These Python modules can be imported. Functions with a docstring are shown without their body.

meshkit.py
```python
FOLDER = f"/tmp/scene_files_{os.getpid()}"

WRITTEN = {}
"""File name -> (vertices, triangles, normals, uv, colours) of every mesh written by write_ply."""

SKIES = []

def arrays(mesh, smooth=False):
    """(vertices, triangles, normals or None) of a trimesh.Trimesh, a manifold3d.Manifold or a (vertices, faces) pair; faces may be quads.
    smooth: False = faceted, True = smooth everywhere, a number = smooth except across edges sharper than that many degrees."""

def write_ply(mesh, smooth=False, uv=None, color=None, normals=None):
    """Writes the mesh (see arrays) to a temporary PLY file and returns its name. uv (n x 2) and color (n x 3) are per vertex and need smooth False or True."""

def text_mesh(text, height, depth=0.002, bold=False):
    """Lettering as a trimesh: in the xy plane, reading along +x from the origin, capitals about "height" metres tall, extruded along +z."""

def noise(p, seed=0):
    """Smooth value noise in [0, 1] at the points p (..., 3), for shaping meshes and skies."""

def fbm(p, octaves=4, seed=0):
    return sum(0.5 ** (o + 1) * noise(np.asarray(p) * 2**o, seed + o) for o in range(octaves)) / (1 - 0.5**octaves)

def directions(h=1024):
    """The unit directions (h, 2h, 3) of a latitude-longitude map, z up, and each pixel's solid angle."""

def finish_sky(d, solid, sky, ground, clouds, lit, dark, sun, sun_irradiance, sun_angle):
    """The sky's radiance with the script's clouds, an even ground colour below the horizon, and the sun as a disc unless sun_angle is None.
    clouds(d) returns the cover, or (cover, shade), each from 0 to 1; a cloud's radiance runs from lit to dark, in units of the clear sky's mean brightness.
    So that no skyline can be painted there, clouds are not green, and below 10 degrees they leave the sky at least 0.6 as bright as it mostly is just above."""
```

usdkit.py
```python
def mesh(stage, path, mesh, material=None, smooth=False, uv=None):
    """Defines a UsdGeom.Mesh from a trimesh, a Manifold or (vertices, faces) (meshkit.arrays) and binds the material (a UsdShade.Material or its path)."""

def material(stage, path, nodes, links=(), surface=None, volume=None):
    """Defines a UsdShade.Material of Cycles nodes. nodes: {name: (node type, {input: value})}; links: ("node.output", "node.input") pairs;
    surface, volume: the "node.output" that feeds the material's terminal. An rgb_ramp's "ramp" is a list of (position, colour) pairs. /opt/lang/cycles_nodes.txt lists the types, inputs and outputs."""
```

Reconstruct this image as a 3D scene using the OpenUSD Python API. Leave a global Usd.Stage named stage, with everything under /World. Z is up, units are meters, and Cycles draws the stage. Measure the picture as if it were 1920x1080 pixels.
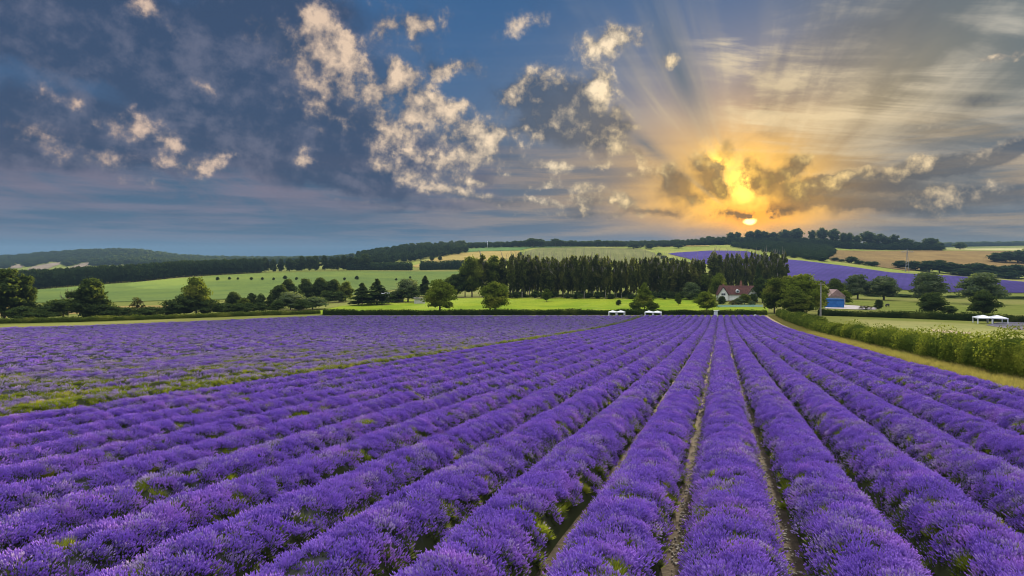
import math, os, random
import numpy as np
import trimesh, usdkit
from meshkit import noise, fbm
from pxr import Usd, UsdGeom, UsdLux, UsdShade, Gf, Sdf, Vt

stage = Usd.Stage.CreateInMemory()
UsdGeom.SetStageUpAxis(stage, 'Z')
UsdGeom.SetStageMetersPerUnit(stage, 1.0)
UsdGeom.Xform.Define(stage, '/World')

# ------------------------------------------------------------------ camera, sky, sun, exposure
F, HY, EYE = 1251.0, 490.0, 24.0        # focal length in photo pixels, eye level row, height of the lens
cam = UsdGeom.Camera.Define(stage, '/World/camera')
cam.CreateFocalLengthAttr(24.0)
cam.CreateHorizontalApertureAttr(24.0 * 1920 / F)
cam.CreateVerticalApertureAttr(24.0 * 1080 / F)
cam.CreateVerticalApertureOffsetAttr(24.0 * (HY - 540) / F)
cam.CreateFStopAttr(0.0)
cam.CreateClippingRangeAttr((0.1, 60000.0))
cam.CreateExposureAttr(1.65)
cam.AddTranslateOp().Set((0, 0, EYE))
cam.AddRotateXOp().Set(90)


def azel(px, py):
    return math.degrees(math.atan2(px - 960, F)), math.degrees(math.atan2(HY - py, math.hypot(F, px - 960)))


SUN_AZ, SUN_EL = azel(1406, 415)
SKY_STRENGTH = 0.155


class Graph:
    """Small expression builder for node materials."""

    def __init__(self):
        self.nodes, self.links, self.n = {}, [], 0

    def add(self, kind, out, **inputs):
        self.n += 1
        name = f'n{self.n}'
        plain = {}
        for k, v in inputs.items():
            if isinstance(v, str) and '.' in v and v.split('.')[0] in self.nodes:
                self.links.append((v, f'{name}.{k}'))
            else:
                plain[k] = v
        self.nodes[name] = (kind, plain)
        return f'{name}.{out}'

    def m(self, op, a, b=0.0, c=0.0, clamp=False):
        return self.add('math', 'value', math_type=op, value1=a, value2=b, value3=c, use_clamp=clamp)

    def mul(self, a, b): return self.m('multiply', a, b)
    def sum(self, a, b): return self.m('add', a, b)
    def sub(self, a, b): return self.m('subtract', a, b)
    def mad(self, a, b, c): return self.m('multiply_add', a, b, c)

    def step(self, v, lo, hi, to0=0.0, to1=1.0):
        return self.add('map_range', 'result', range_type='smoothstep', value=v, from_min=lo, from_max=hi, to_min=to0, to_max=to1, clamp=True)

    def lin(self, v, lo, hi, to0=0.0, to1=1.0):
        return self.add('map_range', 'result', range_type='linear', value=v, from_min=lo, from_max=hi, to_min=to0, to_max=to1, clamp=True)

    def noise(self, vec, scale, detail=4.0, rough=0.55, dist=0.0, out='fac'):
        return self.add('noise_texture', out, dimensions='3D', vector=vec, scale=scale, detail=detail, roughness=rough, distortion=dist)

    def xyz(self, x, y, z=0.0): return self.add('combine_xyz', 'vector', x=x, y=y, z=z)

    def mix(self, f, a, b, kind='mix'):
        return self.add('mix', 'color', mix_type=kind, fac=f, color1=a, color2=b)

    def map(self, vec, loc=(0, 0, 0), rot=(0, 0, 0), scale=(1, 1, 1), kind='point'):
        return self.add('mapping', 'vector', mapping_type=kind, vector=vec, location=loc, rotation=rot, scale=scale)

    def ramp(self, f, stops): return self.add('rgb_ramp', 'color', fac=f, ramp=stops)

    def done(self, path, surface=None, volume=None):
        return usdkit.material(stage, path, self.nodes, self.links, surface=surface, volume=volume)
# directions of the clouds, read off the photograph: (pixel x, pixel y, half widths, tilt, cover[, brightness])
SHEETS = [
    (430, 90, 520, 190, -8, 0.55), (230, 250, 460, 120, -4, 0.6), (700, 270, 300, 120, -12, 0.5), (60, 60, 300, 160, 0, 0.5), (600, 330, 240, 60, -6, 0.5),
    (420, 215, 420, 70, -14, 0.5), (120, 60, 420, 130, 0, 0.75), (330, 110, 380, 120, -15, 0.8), (60, 210, 300, 90, 0, 0.55), (470, 190, 380, 150, -20, 0.8),
    (640, 265, 320, 95, -10, 0.8), (120, 290, 330, 70, 0, 0.6), (590, 60, 160, 150, 0, 0.5), (690, 350, 200, 42, -5, 0.6), (530, 20, 260, 60, 0, 0.5),
    (820, 390, 260, 24, 0, 0.35),
]
CLOUDS = [
    (605, 60, 62, 74, 20, 0.98, 0.95), (570, 25, 40, 40, 0, 0.5, 0.5), (655, 105, 62, 60, 0, 0.98, 0.9), (640, 165, 110, 60, -20, 0.5, 0.38),
    (735, 140, 60, 40, 0, 0.92, 0.85), (770, 180, 80, 60, -20, 1.03, 0.85), (700, 150, 60, 60, 0, 0.5, 0.5), (830, 205, 90, 42, -8, 0.92, 0.95),
    (790, 215, 90, 55, 0, 0.43, 0.21), (880, 250, 110, 52, -10, 0.8, 0.7), (800, 285, 130, 62, -20, 0.32, 0.1), (945, 255, 60, 24, 5, 0.7, 0.8),
    (760, 330, 120, 34, -10, 0.38, 0.11), (860, 330, 120, 50, 0, 0.34, 0.14), (840, 355, 110, 24, 8, 0.38, 0.16), (870, 290, 90, 50, 0, 0.24, 0.07),
    (690, 200, 90, 50, -10, 0.4, 0.3), (615, 110, 60, 50, 0, 0.5, 0.2), (560, 90, 70, 60, 0, 0.4, 0.1), (720, 235, 90, 40, -10, 0.5, 0.3),
    (910, 285, 60, 30, 0, 0.6, 0.6), (815, 245, 70, 30, 0, 0.31, 0.36), (735, 255, 70, 40, 0, 0.5, 0.4), (640, 120, 40, 40, 0, 0.5, 0.6), (640, 75, 36, 30, 0, 0.57, 0.8),
    (600, 100, 60, 40, 0, 0.5, 0.5), (735, 145, 34, 30, 0, 0.5, 0.7), (760, 205, 40, 40, 0, 0.25, 0.3), (860, 205, 44, 22, -10, 0.37, 0.54),
    (905, 262, 60, 26, -14, 0.6, 0.8), (845, 300, 60, 40, 0, 0.24, 0.07), (690, 165, 80, 34, -12, 0.5, 0.35), (560, 120, 150, 110, 0, 0.45, 0.04),
    (640, 215, 200, 80, -15, 0.45, -0.16), (720, 310, 160, 50, -10, 0.3, -0.02), (500, 60, 120, 60, 0, 0.4, -0.21), (120, 190, 55, 30, -10, 0.75, 0.85),
    (235, 235, 108, 46, 15, 0.75, 0.8), (190, 305, 132, 57, 0, 0.6, 0.6), (325, 265, 90, 32, -15, 0.6, 0.75), (330, 305, 132, 46, -10, 0.55, 0.6),
    (405, 300, 72, 32, 20, 0.7, 0.8), (95, 285, 48, 30, -30, 0.6, 0.6), (65, 165, 60, 30, 0, 0.5, 0.4), (40, 250, 120, 60, 0, 0.5, -0.31),
    (570, 300, 70, 12, 0, 0.6, 0.8), (575, 278, 40, 10, 5, 0.6, 0.8), (230, 200, 31, 14, 10, 0.6, 0.8), (380, 165, 48, 18, -25, 0.55, 0.7),
    (310, 55, 84, 23, -28, 0.5, 0.55), (265, 10, 41, 39, 0, 0.6, 0.7), (480, 355, 30, 18, 0, 0.4, 0.6), (300, 345, 180, 34, 0, 0.25, 0.3),
    (785, 45, 106, 73, 0, 0.95, 0.95), (715, 50, 50, 75, 0, 0.55, -0.16), (775, 90, 22, 14, 0, 0.7, 0.5), (810, 125, 66, 56, 10, 0.75, -0.12),
    (855, 130, 56, 36, 20, 0.7, 0.8), (895, 130, 46, 36, 0, 0.65, -0.4), (975, 50, 98, 36, 25, 0.45, 0.55), (1140, 85, 123, 53, 6, 0.95, 0.9),
    (1150, 62, 40, 34, 0, 0.6, 0.75), (1250, 116, 42, 22, 0, 0.8, 0.8), (1005, 128, 40, 14, -15, 0.5, 0.6), (950, 190, 60, 36, 30, 0.6, 0.7),
    (1040, 195, 190, 100, -8, 1.1, -0.55), (1105, 170, 84, 62, 15, 1.0, 0.7), (1060, 235, 120, 60, -20, 0.8, 0.2), (990, 240, 80, 36, -5, 0.7, 0.6),
    (1000, 180, 70, 50, 0, 0.6, -0.12), (1115, 262, 118, 48, -12, 0.95, -1.07), (1155, 232, 118, 45, -22, 0.85, -0.69), (1180, 290, 70, 22, -20, 0.4, -0.5),
    (1040, 310, 80, 22, -6, 0.74, 0.45), (960, 300, 90, 36, 0, 0.68, 0.6), (940, 375, 130, 26, -4, 0.81, -0.59), (1100, 375, 60, 44, 20, 1.08, -0.59),
    (1160, 365, 60, 36, 0, 0.81, 0.3), (1190, 375, 50, 32, 0, 0.81, 0.5), (1030, 335, 50, 14, 0, 0.68, -0.31), (1030, 378, 70, 16, -8, 0.81, -0.5),
    (900, 340, 60, 16, -10, 0.68, 0.2), (1130, 310, 50, 14, 0, 0.54, 0.6), (1240, 395, 130, 16, 0, 0.81, -0.69), (1080, 400, 260, 14, 0, 0.54, -0.5),
    (1322, 300, 44, 40, 0, 0.8, 0.8), (1358, 295, 35, 58, -20, 1.3, -0.8), (1335, 335, 38, 75, 30, 1.3, -1.07), (1352, 350, 35, 55, 25, 1.3, -1.17),
    (1280, 352, 82, 65, 20, 1.3, -0.8), (1265, 335, 50, 34, -30, 0.6, -0.5), (1305, 375, 60, 26, -10, 0.6, 0.5), (1420, 330, 38, 70, 12, 1.3, -1.45),
    (1462, 330, 65, 42, 32, 1.3, -1.26), (1492, 302, 42, 38, 40, 1.3, -0.8), (1446, 345, 30, 50, 0, 1.3, -1.07), (1500, 290, 26, 18, 0, 0.5, 0.6),
    (1480, 390, 105, 25, 10, 1.3, -1.26), (1520, 345, 110, 30, 12, 0.6, 0.35), (1880, 285, 210, 40, 14, 1.9, -1.2), (1720, 318, 240, 40, 10, 1.9, -1.2),
    (1570, 352, 200, 44, 6, 1.9, -1.2), (1790, 370, 330, 66, 0, 1.3, -0.8), (1620, 385, 200, 30, 0, 1.3, -0.8), (1870, 106, 78, 17, 8, 0.85, 0.75),
    (1838, 192, 87, 25, 4, 0.85, -0.69), (1780, 175, 60, 9, 8, 0.6, -0.31), (1715, 208, 80, 12, 4, 0.5, 0.3), (1770, 222, 60, 22, 25, 0.6, -0.12),
    (1755, 240, 60, 14, 0, 0.5, 0.5), (1720, 178, 26, 7, 0, 0.6, -0.31), (900, 300, 70, 26, -8, 0.31, 0.3), (930, 325, 80, 20, 0, 0.5, 0.3),
    (975, 275, 50, 22, 0, 0.5, 0.6), (1000, 345, 90, 16, 0, 0.5, 0.3), (1210, 330, 60, 16, 10, 0.45, -0.3), (1215, 300, 50, 20, -30, 0.5, -0.4),
    (860, 365, 120, 18, 0, 0.5, -0.2), (700, 385, 140, 14, 0, 0.4, -0.2), (1100, 345, 60, 16, 0, 0.45, 0.4), (1010, 150, 60, 30, 0, 0.5, -0.4),
    (960, 175, 50, 24, 30, 0.7, 0.7), (1130, 160, 40, 40, 20, 0.7, 0.8), (1560, 330, 90, 14, 8, 0.6, 0.5),
]
def build_sky():
    g = Graph()
    d = g.add('texture_coordinate', 'generated')
    s = g.add('separate_xyz', 'x', vector=d)
    sx, sy, sz = s, s[:-1] + 'y', s[:-1] + 'z'
    D = 180 / math.pi
    az = g.mul(g.m('arctan2', sx, sy), D)
    el = g.mul(g.m('arcsine', sz), D)
    P = g.xyz(az, el)
    # how far from the sun, in degrees, and at what angle round it
    dx, dy = g.sub(az, SUN_AZ), g.sub(el, SUN_EL)
    r = g.m('sqrt', g.sum(g.mul(dx, dx), g.mul(dy, dy)))
    th = g.m('arctan2', dx, g.sum(dy, 0.6))
    # noises: q is the cloud layer seen in perspective
    inv = g.m('divide', 1.0, g.sum(g.m('maximum', sz, 0.0), 0.16))
    q = g.xyz(g.mul(sx, inv), g.mul(sy, inv))
    warp_ = g.noise(d, 30.0, 2.0, 0.5, out='color')
    fine = g.noise(d, 30.0, 6.0, 0.6)
    sun = (math.sin(math.radians(SUN_AZ)), math.cos(math.radians(SUN_AZ)), 0.25)
    fine_sun = g.noise(g.map(d, loc=tuple(0.013 * v for v in sun)), 30.0, 5.0, 0.6)
    relief = g.sub(fine, fine_sun)
    puffs = lambda v: g.add('voronoi_texture', 'distance', dimensions='3D', feature='f1', vector=v, scale=34.0, detail=2.0, roughness=.55, lacunarity=2.1, use_normalize=True)
    wd = g.add('vector_math', 'vector', math_type='multiply_add', vector1=warp_, vector2=(.03, .03, .03), vector3=d)
    puff = puffs(wd)
    puff_sun = puffs(g.add('vector_math', 'vector', math_type='add', vector1=wd, vector2=tuple(.010 * v for v in sun)))
    billow = g.sub(puff_sun, puff)
    big = g.noise(d, 11.0, 3.0, 0.5)
    relief = g.mad(g.sub(big, g.noise(g.map(d, loc=tuple(0.03 * v for v in sun)), 11.0, 3.0, 0.5)), .8, relief)
    low = g.noise(q, 1.3, 5.0, 0.55)
    wisp = g.noise(g.map(q, rot=(0, 0, 0.35), scale=(1.0, 0.45, 1)), 2.6, 6.0, 0.6, 0.8)
    warpc = g.noise(d, 13.0, 5.0, 0.62, out='color')
    w = g.add('separate_xyz', 'x', vector=warpc)
    PW = g.xyz(g.mad(g.sub(w, 0.5), 4.4, az), g.mad(g.sub(w[:-1] + 'y', 0.5), 3.0, el))

    def blob(px, py, rx, ry, rot=0.0, vec=None):
        a, e = azel(px, py)
        k = 360 / (2 * math.pi * F) * math.cos(math.radians(a)) ** 1.5
        c, s_ = math.cos(math.radians(rot)), math.sin(math.radians(rot))
        off = g.add('vector_math', 'vector', math_type='subtract', vector1=vec or PW, vector2=(a, e, 0))
        u = g.add('vector_math', 'value', math_type='dot_product', vector1=off, vector2=(c / (rx * k), s_ / (rx * k), 0))
        v = g.add('vector_math', 'value', math_type='dot_product', vector1=off, vector2=(-s_ / (ry * k), c / (ry * k), 0))
        f = g.m('subtract', 1.0, g.m('sqrt', g.mad(u, u, g.mul(v, v))), clamp=True)
        return g.mul(f, f)

    # ---- clear air: the physical sky, a little more saturated, and a ramp with an added bright zenith
    sky = g.add('sky_texture', 'color', sky_type='single_scattering', sun_disc=False, sun_elevation=math.radians(SUN_EL), sun_rotation=math.radians(SUN_AZ), air_density=1.0, aerosol_density=2.0, ozone_density=2.5)
    air = g.add('hsv', 'color', hue=0.5, saturation=1.45, value=SKY_STRENGTH, fac=1.0, color=sky)
    blue = g.ramp(g.lin(el, 0.0, 90.0), [(0.0, (.050, .125, .225)), (.08, (.060, .130, .245)), (.14, (.060, .140, .280)), (.20, (.045, .128, .285)), (.27, (.036, .112, .262)), (.45, (.66, .73, .84)), (.66, (1.85, 1.87, 1.9)), (1, (2.35, 2.33, 2.3))])  # upper stops, above the view, are raised to throw more light on the ground
    near = g.m('exponent', g.mul(r, -1 / 11.0))
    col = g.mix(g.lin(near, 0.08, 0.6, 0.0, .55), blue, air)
    flat = g.m('sqrt', g.sum(g.mul(g.mul(dx, dx), 0.22), g.mul(g.mul(dy, dy), 1.6)))
    gold = g.m('exponent', g.mul(flat, -1 / 6.2))
    col = g.mix(g.mul(gold, .95), col, g.ramp(gold, [(0, (.36, .27, .16)), (.35, (.42, .29, .14)), (.6, (.66, .37, .08)), (.8, (1.0, .48, .04)), (1, (1.3, .5, .02))]))
    # ---- high veil: ice cloud in streaks that fan out, with beams between the cumulus
    fan = g.noise(g.xyz(g.mul(th, 2.3), g.mul(r, .035), 3.1), 1.6, 6.0, 0.58, 0.5)
    beams = g.noise(g.xyz(g.mul(th, 4.2), g.mul(r, .03), 7.7), 1.9, 3.0, 0.6)
    streak = g.noise(g.map(q, rot=(0, 0, -0.9), scale=(.55, 2.2, 1)), 1.7, 7.0, 0.6, 0.9)
    side = g.step(th, -0.42, 0.10)
    veil_at = g.mul(g.step(r, 2.5, 9.0), g.step(r, 44.0, 12.0))
    veil = g.step(g.sum(g.mul(fan, .55), g.mul(streak, .75)), .56, .86)
    veil = g.mul(g.mul(veil, veil_at), g.mad(side, .85, .12))
    for args in ((1430, 215, 260, 120, 35), (1380, 90, 240, 120, -60), (1640, 190, 420, 60, 20)):
        veil = g.sum(veil, g.mul(blob(*args), g.mul(g.step(streak, .44, .68), .85)))
    veil = g.m('minimum', veil, 1.0)
    grey = g.mul(g.step(th, -0.1, 0.9), g.mul(g.step(r, 2.0, 14.0), g.step(r, 70., 25.)))
    col = g.mix(g.mul(grey, .75), col, g.mix(g.step(r, 8.0, 24.0), (.36, .27, .125), (.165, .185, .165)))
    col = g.mix(g.mul(veil, .80), col, g.mix(g.step(r, 6.0, 22.0), (.92, .70, .38), (.66, .60, .49)))
    ray = g.mul(g.mul(g.step(beams, .45, .70), g.mul(g.step(r, 1.5, 5.0), g.step(r, 24.0, 6.0))), g.mad(g.step(g.m('absolute', g.sum(th, .62)), .55, .1), .75, .25))
    col = g.mix(g.mul(ray, .42), col, (.80, .64, .36))
    for args in ((1275, 140, 60, 230, 24), (1215, 275, 25, 110, 52)):
        col = g.mix(g.mul(blob(*args, vec=P), .75), col, (.10, .145, .19))

    # ---- bank of slate blue air along the horizon
    bank = g.m('maximum', g.mul(g.step(g.sum(el, g.mul(g.sub(low, .5), 2.4)), 5.4, 1.2), g.step(r, 1.0, 7.0, .25, 1.0)), g.mul(g.step(g.sum(el, g.mul(g.sub(low, .5), 2.0)), 4.2, 1.4), g.step(r, .6, 2.2, .55, 1.0)))
    col = g.mix(g.mul(bank, .92), col, g.mix(g.step(az, 2.0, 36.0), (.070, .150, .245), (.105, .125, .145)))

    # ---- cloud masses: sheets S, cumulus C and its brightness B, each a sum of products of ramps over azimuth and elevation
    wa, we = g.add('separate_xyz', 'x', vector=PW), g.add('separate_xyz', 'y', vector=PW)
    fa, fe = g.lin(wa, -42.0, 42.0), g.lin(we, -1.0, 27.0)
    gx, gy = np.meshgrid(np.linspace(-42, 42, 256), np.linspace(-1, 27, 256))

    def heap(blobs):
        k, v = 360 / (2 * math.pi * F), np.zeros_like(gx)
        for px, py, rx, ry, rot, weight in blobs:  # pixels of the photograph only give the directions
            a, e = azel(px, py)
            c = k * math.cos(math.radians(a)) ** 1.5
            t = math.radians(rot)
            x, y = gx - a, gy - e
            u, w_ = (x * math.cos(t) + y * math.sin(t)) / (rx * c), (y * math.cos(t) - x * math.sin(t)) / (ry * c)
            v += weight * np.clip(1 - np.hypot(u, w_), 0, 1) ** 2
        return v

    def spread(v, rank):
        edge = np.clip((42 - np.abs(gx)) / 3, 0, 1) * np.clip((27 - gy) / 2.5, 0, 1)
        U, S_, V = np.linalg.svd(v * edge)
        total = None
        for i in range(0, rank, 3):
            r_ = np.sqrt(S_[i:i + 3])
            ra = g.ramp(fa, list(zip(np.linspace(0, 1, 256), (V[i:i + 3].T * r_).tolist())))
            re = g.ramp(fe, list(zip(np.linspace(0, 1, 256), (U[:, i:i + 3] * r_).tolist())))
            p = g.mix(1.0, ra, re, 'multiply')
            total = p if total is None else g.mix(1.0, total, p, 'add')
        x = g.add('separate_xyz', 'x', vector=total)
        return g.sum(g.sum(x, x[:-1] + 'y'), x[:-1] + 'z')

    def towards_sun(v, by):
        """How much a field thins out on the side of the sun: that side is the lit one."""
        from scipy.ndimage import map_coordinates
        ux, uy = SUN_AZ - gx, SUN_EL + 6 - gy
        n = np.hypot(ux, uy) + 1e-6
        i = (gy + by * uy / n + 1) / 28 * 255
        j = (gx + by * ux / n + 42) / 84 * 255
        return v - map_coordinates(v, [i, j], order=1, mode='nearest')

    sheet = 1.5 * heap(SHEETS)
    heaped = heap([b[:6] for b in CLOUDS])
    shine = np.clip(heap([b[:5] + (b[6],) for b in CLOUDS]), -1.2, .70)
    S = spread(sheet, 12)
    C = spread(heaped, 18)
    B = spread(np.where(shine > 0, .38, .62) * shine + .60 * towards_sun(heaped, 1.5) + .25 * towards_sun(np.clip(sheet, 0, 1.2), 3.0), 24)
    warm = g.m('exponent', g.mul(r, -1 / 20.0))
    lit = g.ramp(warm, [(0, (.62, .44, .36)), (.2, (.82, .62, .44)), (.42, (1.05, .84, .56)), (.66, (1.1, .78, .34)), (.85, (1.1, .66, .09)), (1, (1.5, .8, .1))])
    dim = g.ramp(warm, [(0, (.035, .066, .135)), (.25, (.050, .082, .140)), (.45, (.085, .095, .115)), (.7, (.060, .055, .055)), (.9, (.075, .050, .028)), (1, (.16, .08, .015))])
    fade = g.step(el, .6, 3.5, .25, 1.0)
    # flat layers low down, slate and rose by turns
    strata = g.noise(g.xyz(g.mul(az, .055), g.mul(el, .62), 2.0), 1.5, 5.0, .55)
    flats = g.mul(g.mul(g.step(el, .8, 2.6), g.step(el, 12.0, 7.0)), g.step(r, 3.0, 14.0))
    col = g.mix(g.mul(flats, .62), col, g.mix(g.step(strata, .38, .62), (.062, .115, .19), g.mix(g.step(az, -20.0, 12.0), (.185, .175, .235), (.34, .26, .19))))
    # thin rosy layer low on the side away from the sun, then soft dark sheets
    rosy = g.mul(g.mul(g.step(el, 2.5, 6.0), g.step(el, 11.0, 6.5)), g.mul(g.step(az, 4.0, -8.0), g.step(wisp, .34, .62)))
    col = g.mix(g.mul(rosy, .55), col, (.205, .170, .225))
    soft = g.sum(g.mad(g.sub(wisp, .5), .75, S), g.mul(g.sub(low, .5), .7))
    soft = g.mul(g.step(soft, -.04, .60), fade)
    tone = g.mix(g.step(g.sum(g.sum(fine, g.mul(g.sub(wisp, .5), .8)), g.mul(B, .5)), .38, .78), (.040, .068, .134), (.125, .138, .205))
    tone = g.mix(g.step(az, -6.0, 22.0), tone, dim)
    col = g.mix(g.mul(soft, .88), col, tone)
    # heaped clouds
    dens = g.sum(g.sum(C, g.mul(g.sub(fine, .5), .75)), g.mul(g.sub(.42, puff), .55))
    bright = g.sum(g.sum(B, g.mul(relief, 2.3)), g.mad(billow, 1.25, g.mul(g.sub(fine, .5), .7)))
    # thin edges let the light through, the more the nearer the sun
    rim = g.mul(g.step(dens, .62, .20), g.m('exponent', g.mul(r, -1 / 14.0)))
    bright = g.mad(rim, .60, bright)
    cloud = g.mix(g.m('power', g.lin(bright, -.36, .86), 1.45), dim, lit)
    cover = g.mul(g.step(dens, .12, g.lin(bright, -.2, .6, .95, .56)), g.step(C, .03, .14))
    cover = g.mul(cover, g.lin(bright, -.45, .25, .72, 1.0))
    col = g.mix(g.mul(g.mul(cover, fade), .95), col, cloud)

    # ---- the sun low behind the clouds
    glow = g.m('maximum', blob(1398, 350, 56, 80, 0), g.mul(blob(1352, 300, 70, 34, -30), .7))
    gl = g.mul(glow, g.step(fine, .60, .42))
    col = g.mix(g.m('minimum', g.mul(gl, 1.6), 1.0), col, (2.2, 1.25, .18))
    under = blob(1410, 403, 120, 42, 0, vec=P)
    col = g.mix(g.mul(under, .95), col, (1.25, .47, .015))
    strip = g.mul(blob(1420, 402, 150, 16, 3), g.step(fine, .44, .56))
    col = g.mix(g.m('minimum', g.mul(strip, 2.2), .9), col, (.20, .11, .03))
    disc = g.step(blob(1405, 416, 17, 10, 0, vec=g.xyz(g.mad(g.sub(fine, .5), .8, az), g.mad(g.sub(fine, .5), .5, el))), .02, .35)
    col = g.mix(disc, col, (3.6, 2.5, .7))
    # the rest of the sky, out of the picture: simpler broken cloud, and overhead brightness added to light the ground
    far_low = g.noise(q, 1.3, 3.0, 0.55)
    far_wisp = g.noise(q, 2.6, 3.0, 0.6)
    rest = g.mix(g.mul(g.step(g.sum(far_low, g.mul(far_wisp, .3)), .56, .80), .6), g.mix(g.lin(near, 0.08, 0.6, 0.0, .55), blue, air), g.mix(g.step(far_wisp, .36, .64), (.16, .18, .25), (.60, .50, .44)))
    beyond = g.m('maximum', g.m('maximum', g.lin(g.m('absolute', az), 42.0, 48.0), g.lin(el, 25.0, 30.0)), g.lin(el, -.6, -1.2))
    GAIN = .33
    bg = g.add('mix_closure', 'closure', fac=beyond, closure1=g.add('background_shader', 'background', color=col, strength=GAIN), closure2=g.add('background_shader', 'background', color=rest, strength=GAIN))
    return g.done('/World/Looks/sky', surface=bg)
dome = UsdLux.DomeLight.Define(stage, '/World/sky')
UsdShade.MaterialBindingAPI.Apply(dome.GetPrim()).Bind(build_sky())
dome.GetPrim().SetCustomDataByKey('kind', 'structure')
sun = UsdLux.DistantLight.Define(stage, '/World/sun')
sun.CreateNormalizeAttr(True)
sun.CreateIntensityAttr(0.9)
sun.CreateAngleAttr(1.5)
sun.CreateColorAttr((1.0, 0.78, 0.52))
sun.AddRotateZOp().Set(-SUN_AZ)
sun.AddRotateXOp().Set(-(90 - SUN_EL))
# ------------------------------------------------------------------ helpers
used_names = {}


def numbered(name):
    n = used_names.get(name, -1) + 1
    used_names[name] = n
    return name if n == 0 else f'{name}_{n:03d}'


def tag(prim, label=None, cat=None, group=None, kind=None):
    for k, v in (('label', label), ('category', cat), ('group', group), ('kind', kind)):
        if v:
            prim.SetCustomDataByKey(k, v)
    return prim


def thing(name, label, cat, loc=(0, 0, 0), rotz=0.0, group=None, scale=None):
    x = UsdGeom.Xform.Define(stage, '/World/' + numbered(name))
    x.AddTranslateOp().Set(Gf.Vec3d(*map(float, loc)))
    x.AddRotateZOp().Set(float(rotz))
    if scale is not None:
        x.AddScaleOp().Set(Gf.Vec3f(*map(float, scale)))
    return tag(x.GetPrim(), label, cat, group)


part_names = {}


def part(parent, name, mesh, material, smooth=False, label=None, kind=None):
    key = (str(parent.GetPath()), name)
    n = part_names[key] = part_names.get(key, -1) + 1
    p = usdkit.mesh(stage, f'{key[0]}/{name}' + (f'_{n:03d}' if n else ''), mesh, material, smooth=smooth).GetPrim()
    return tag(p, label, kind=kind)


def solid(name, mesh, material, label=None, cat=None, group=None, kind=None, smooth=False):
    return tag(usdkit.mesh(stage, '/World/' + numbered(name), mesh, material, smooth=smooth).GetPrim(), label, cat, group, kind)


def box(sx, sy, sz, at=(0, 0, 0), rz=0.0):
    b = trimesh.creation.box([sx, sy, sz])
    if rz:
        b.apply_transform(trimesh.transformations.rotation_matrix(rz, [0, 0, 1]))
    b.apply_translation(at)
    return b


def rod(a, b, r0, r1=None, sides=6):
    a, b = np.array(a, float), np.array(b, float)
    r1 = r0 if r1 is None else r1
    t = (b - a) / np.linalg.norm(b - a)
    u = np.cross(t, [0, 0, 1.0] if abs(t[2]) < .9 else [1.0, 0, 0])
    u /= np.linalg.norm(u)
    w = np.cross(t, u)
    ang = np.arange(sides) * 2 * np.pi / sides
    ring = np.cos(ang)[:, None] * u + np.sin(ang)[:, None] * w
    v = np.vstack([a + r0 * ring, b + r1 * ring, [a], [b]])
    i = np.arange(sides)
    j = (i + 1) % sides
    f = np.vstack([np.stack([i, j, j + sides], 1), np.stack([i, j + sides, i + sides], 1), np.stack([j, i, np.full(sides, 2 * sides)], 1), np.stack([i + sides, j + sides, np.full(sides, 2 * sides + 1)], 1)])
    return trimesh.Trimesh(v, f, process=False)


def join(*ms):
    return trimesh.util.concatenate(list(ms))


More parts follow.
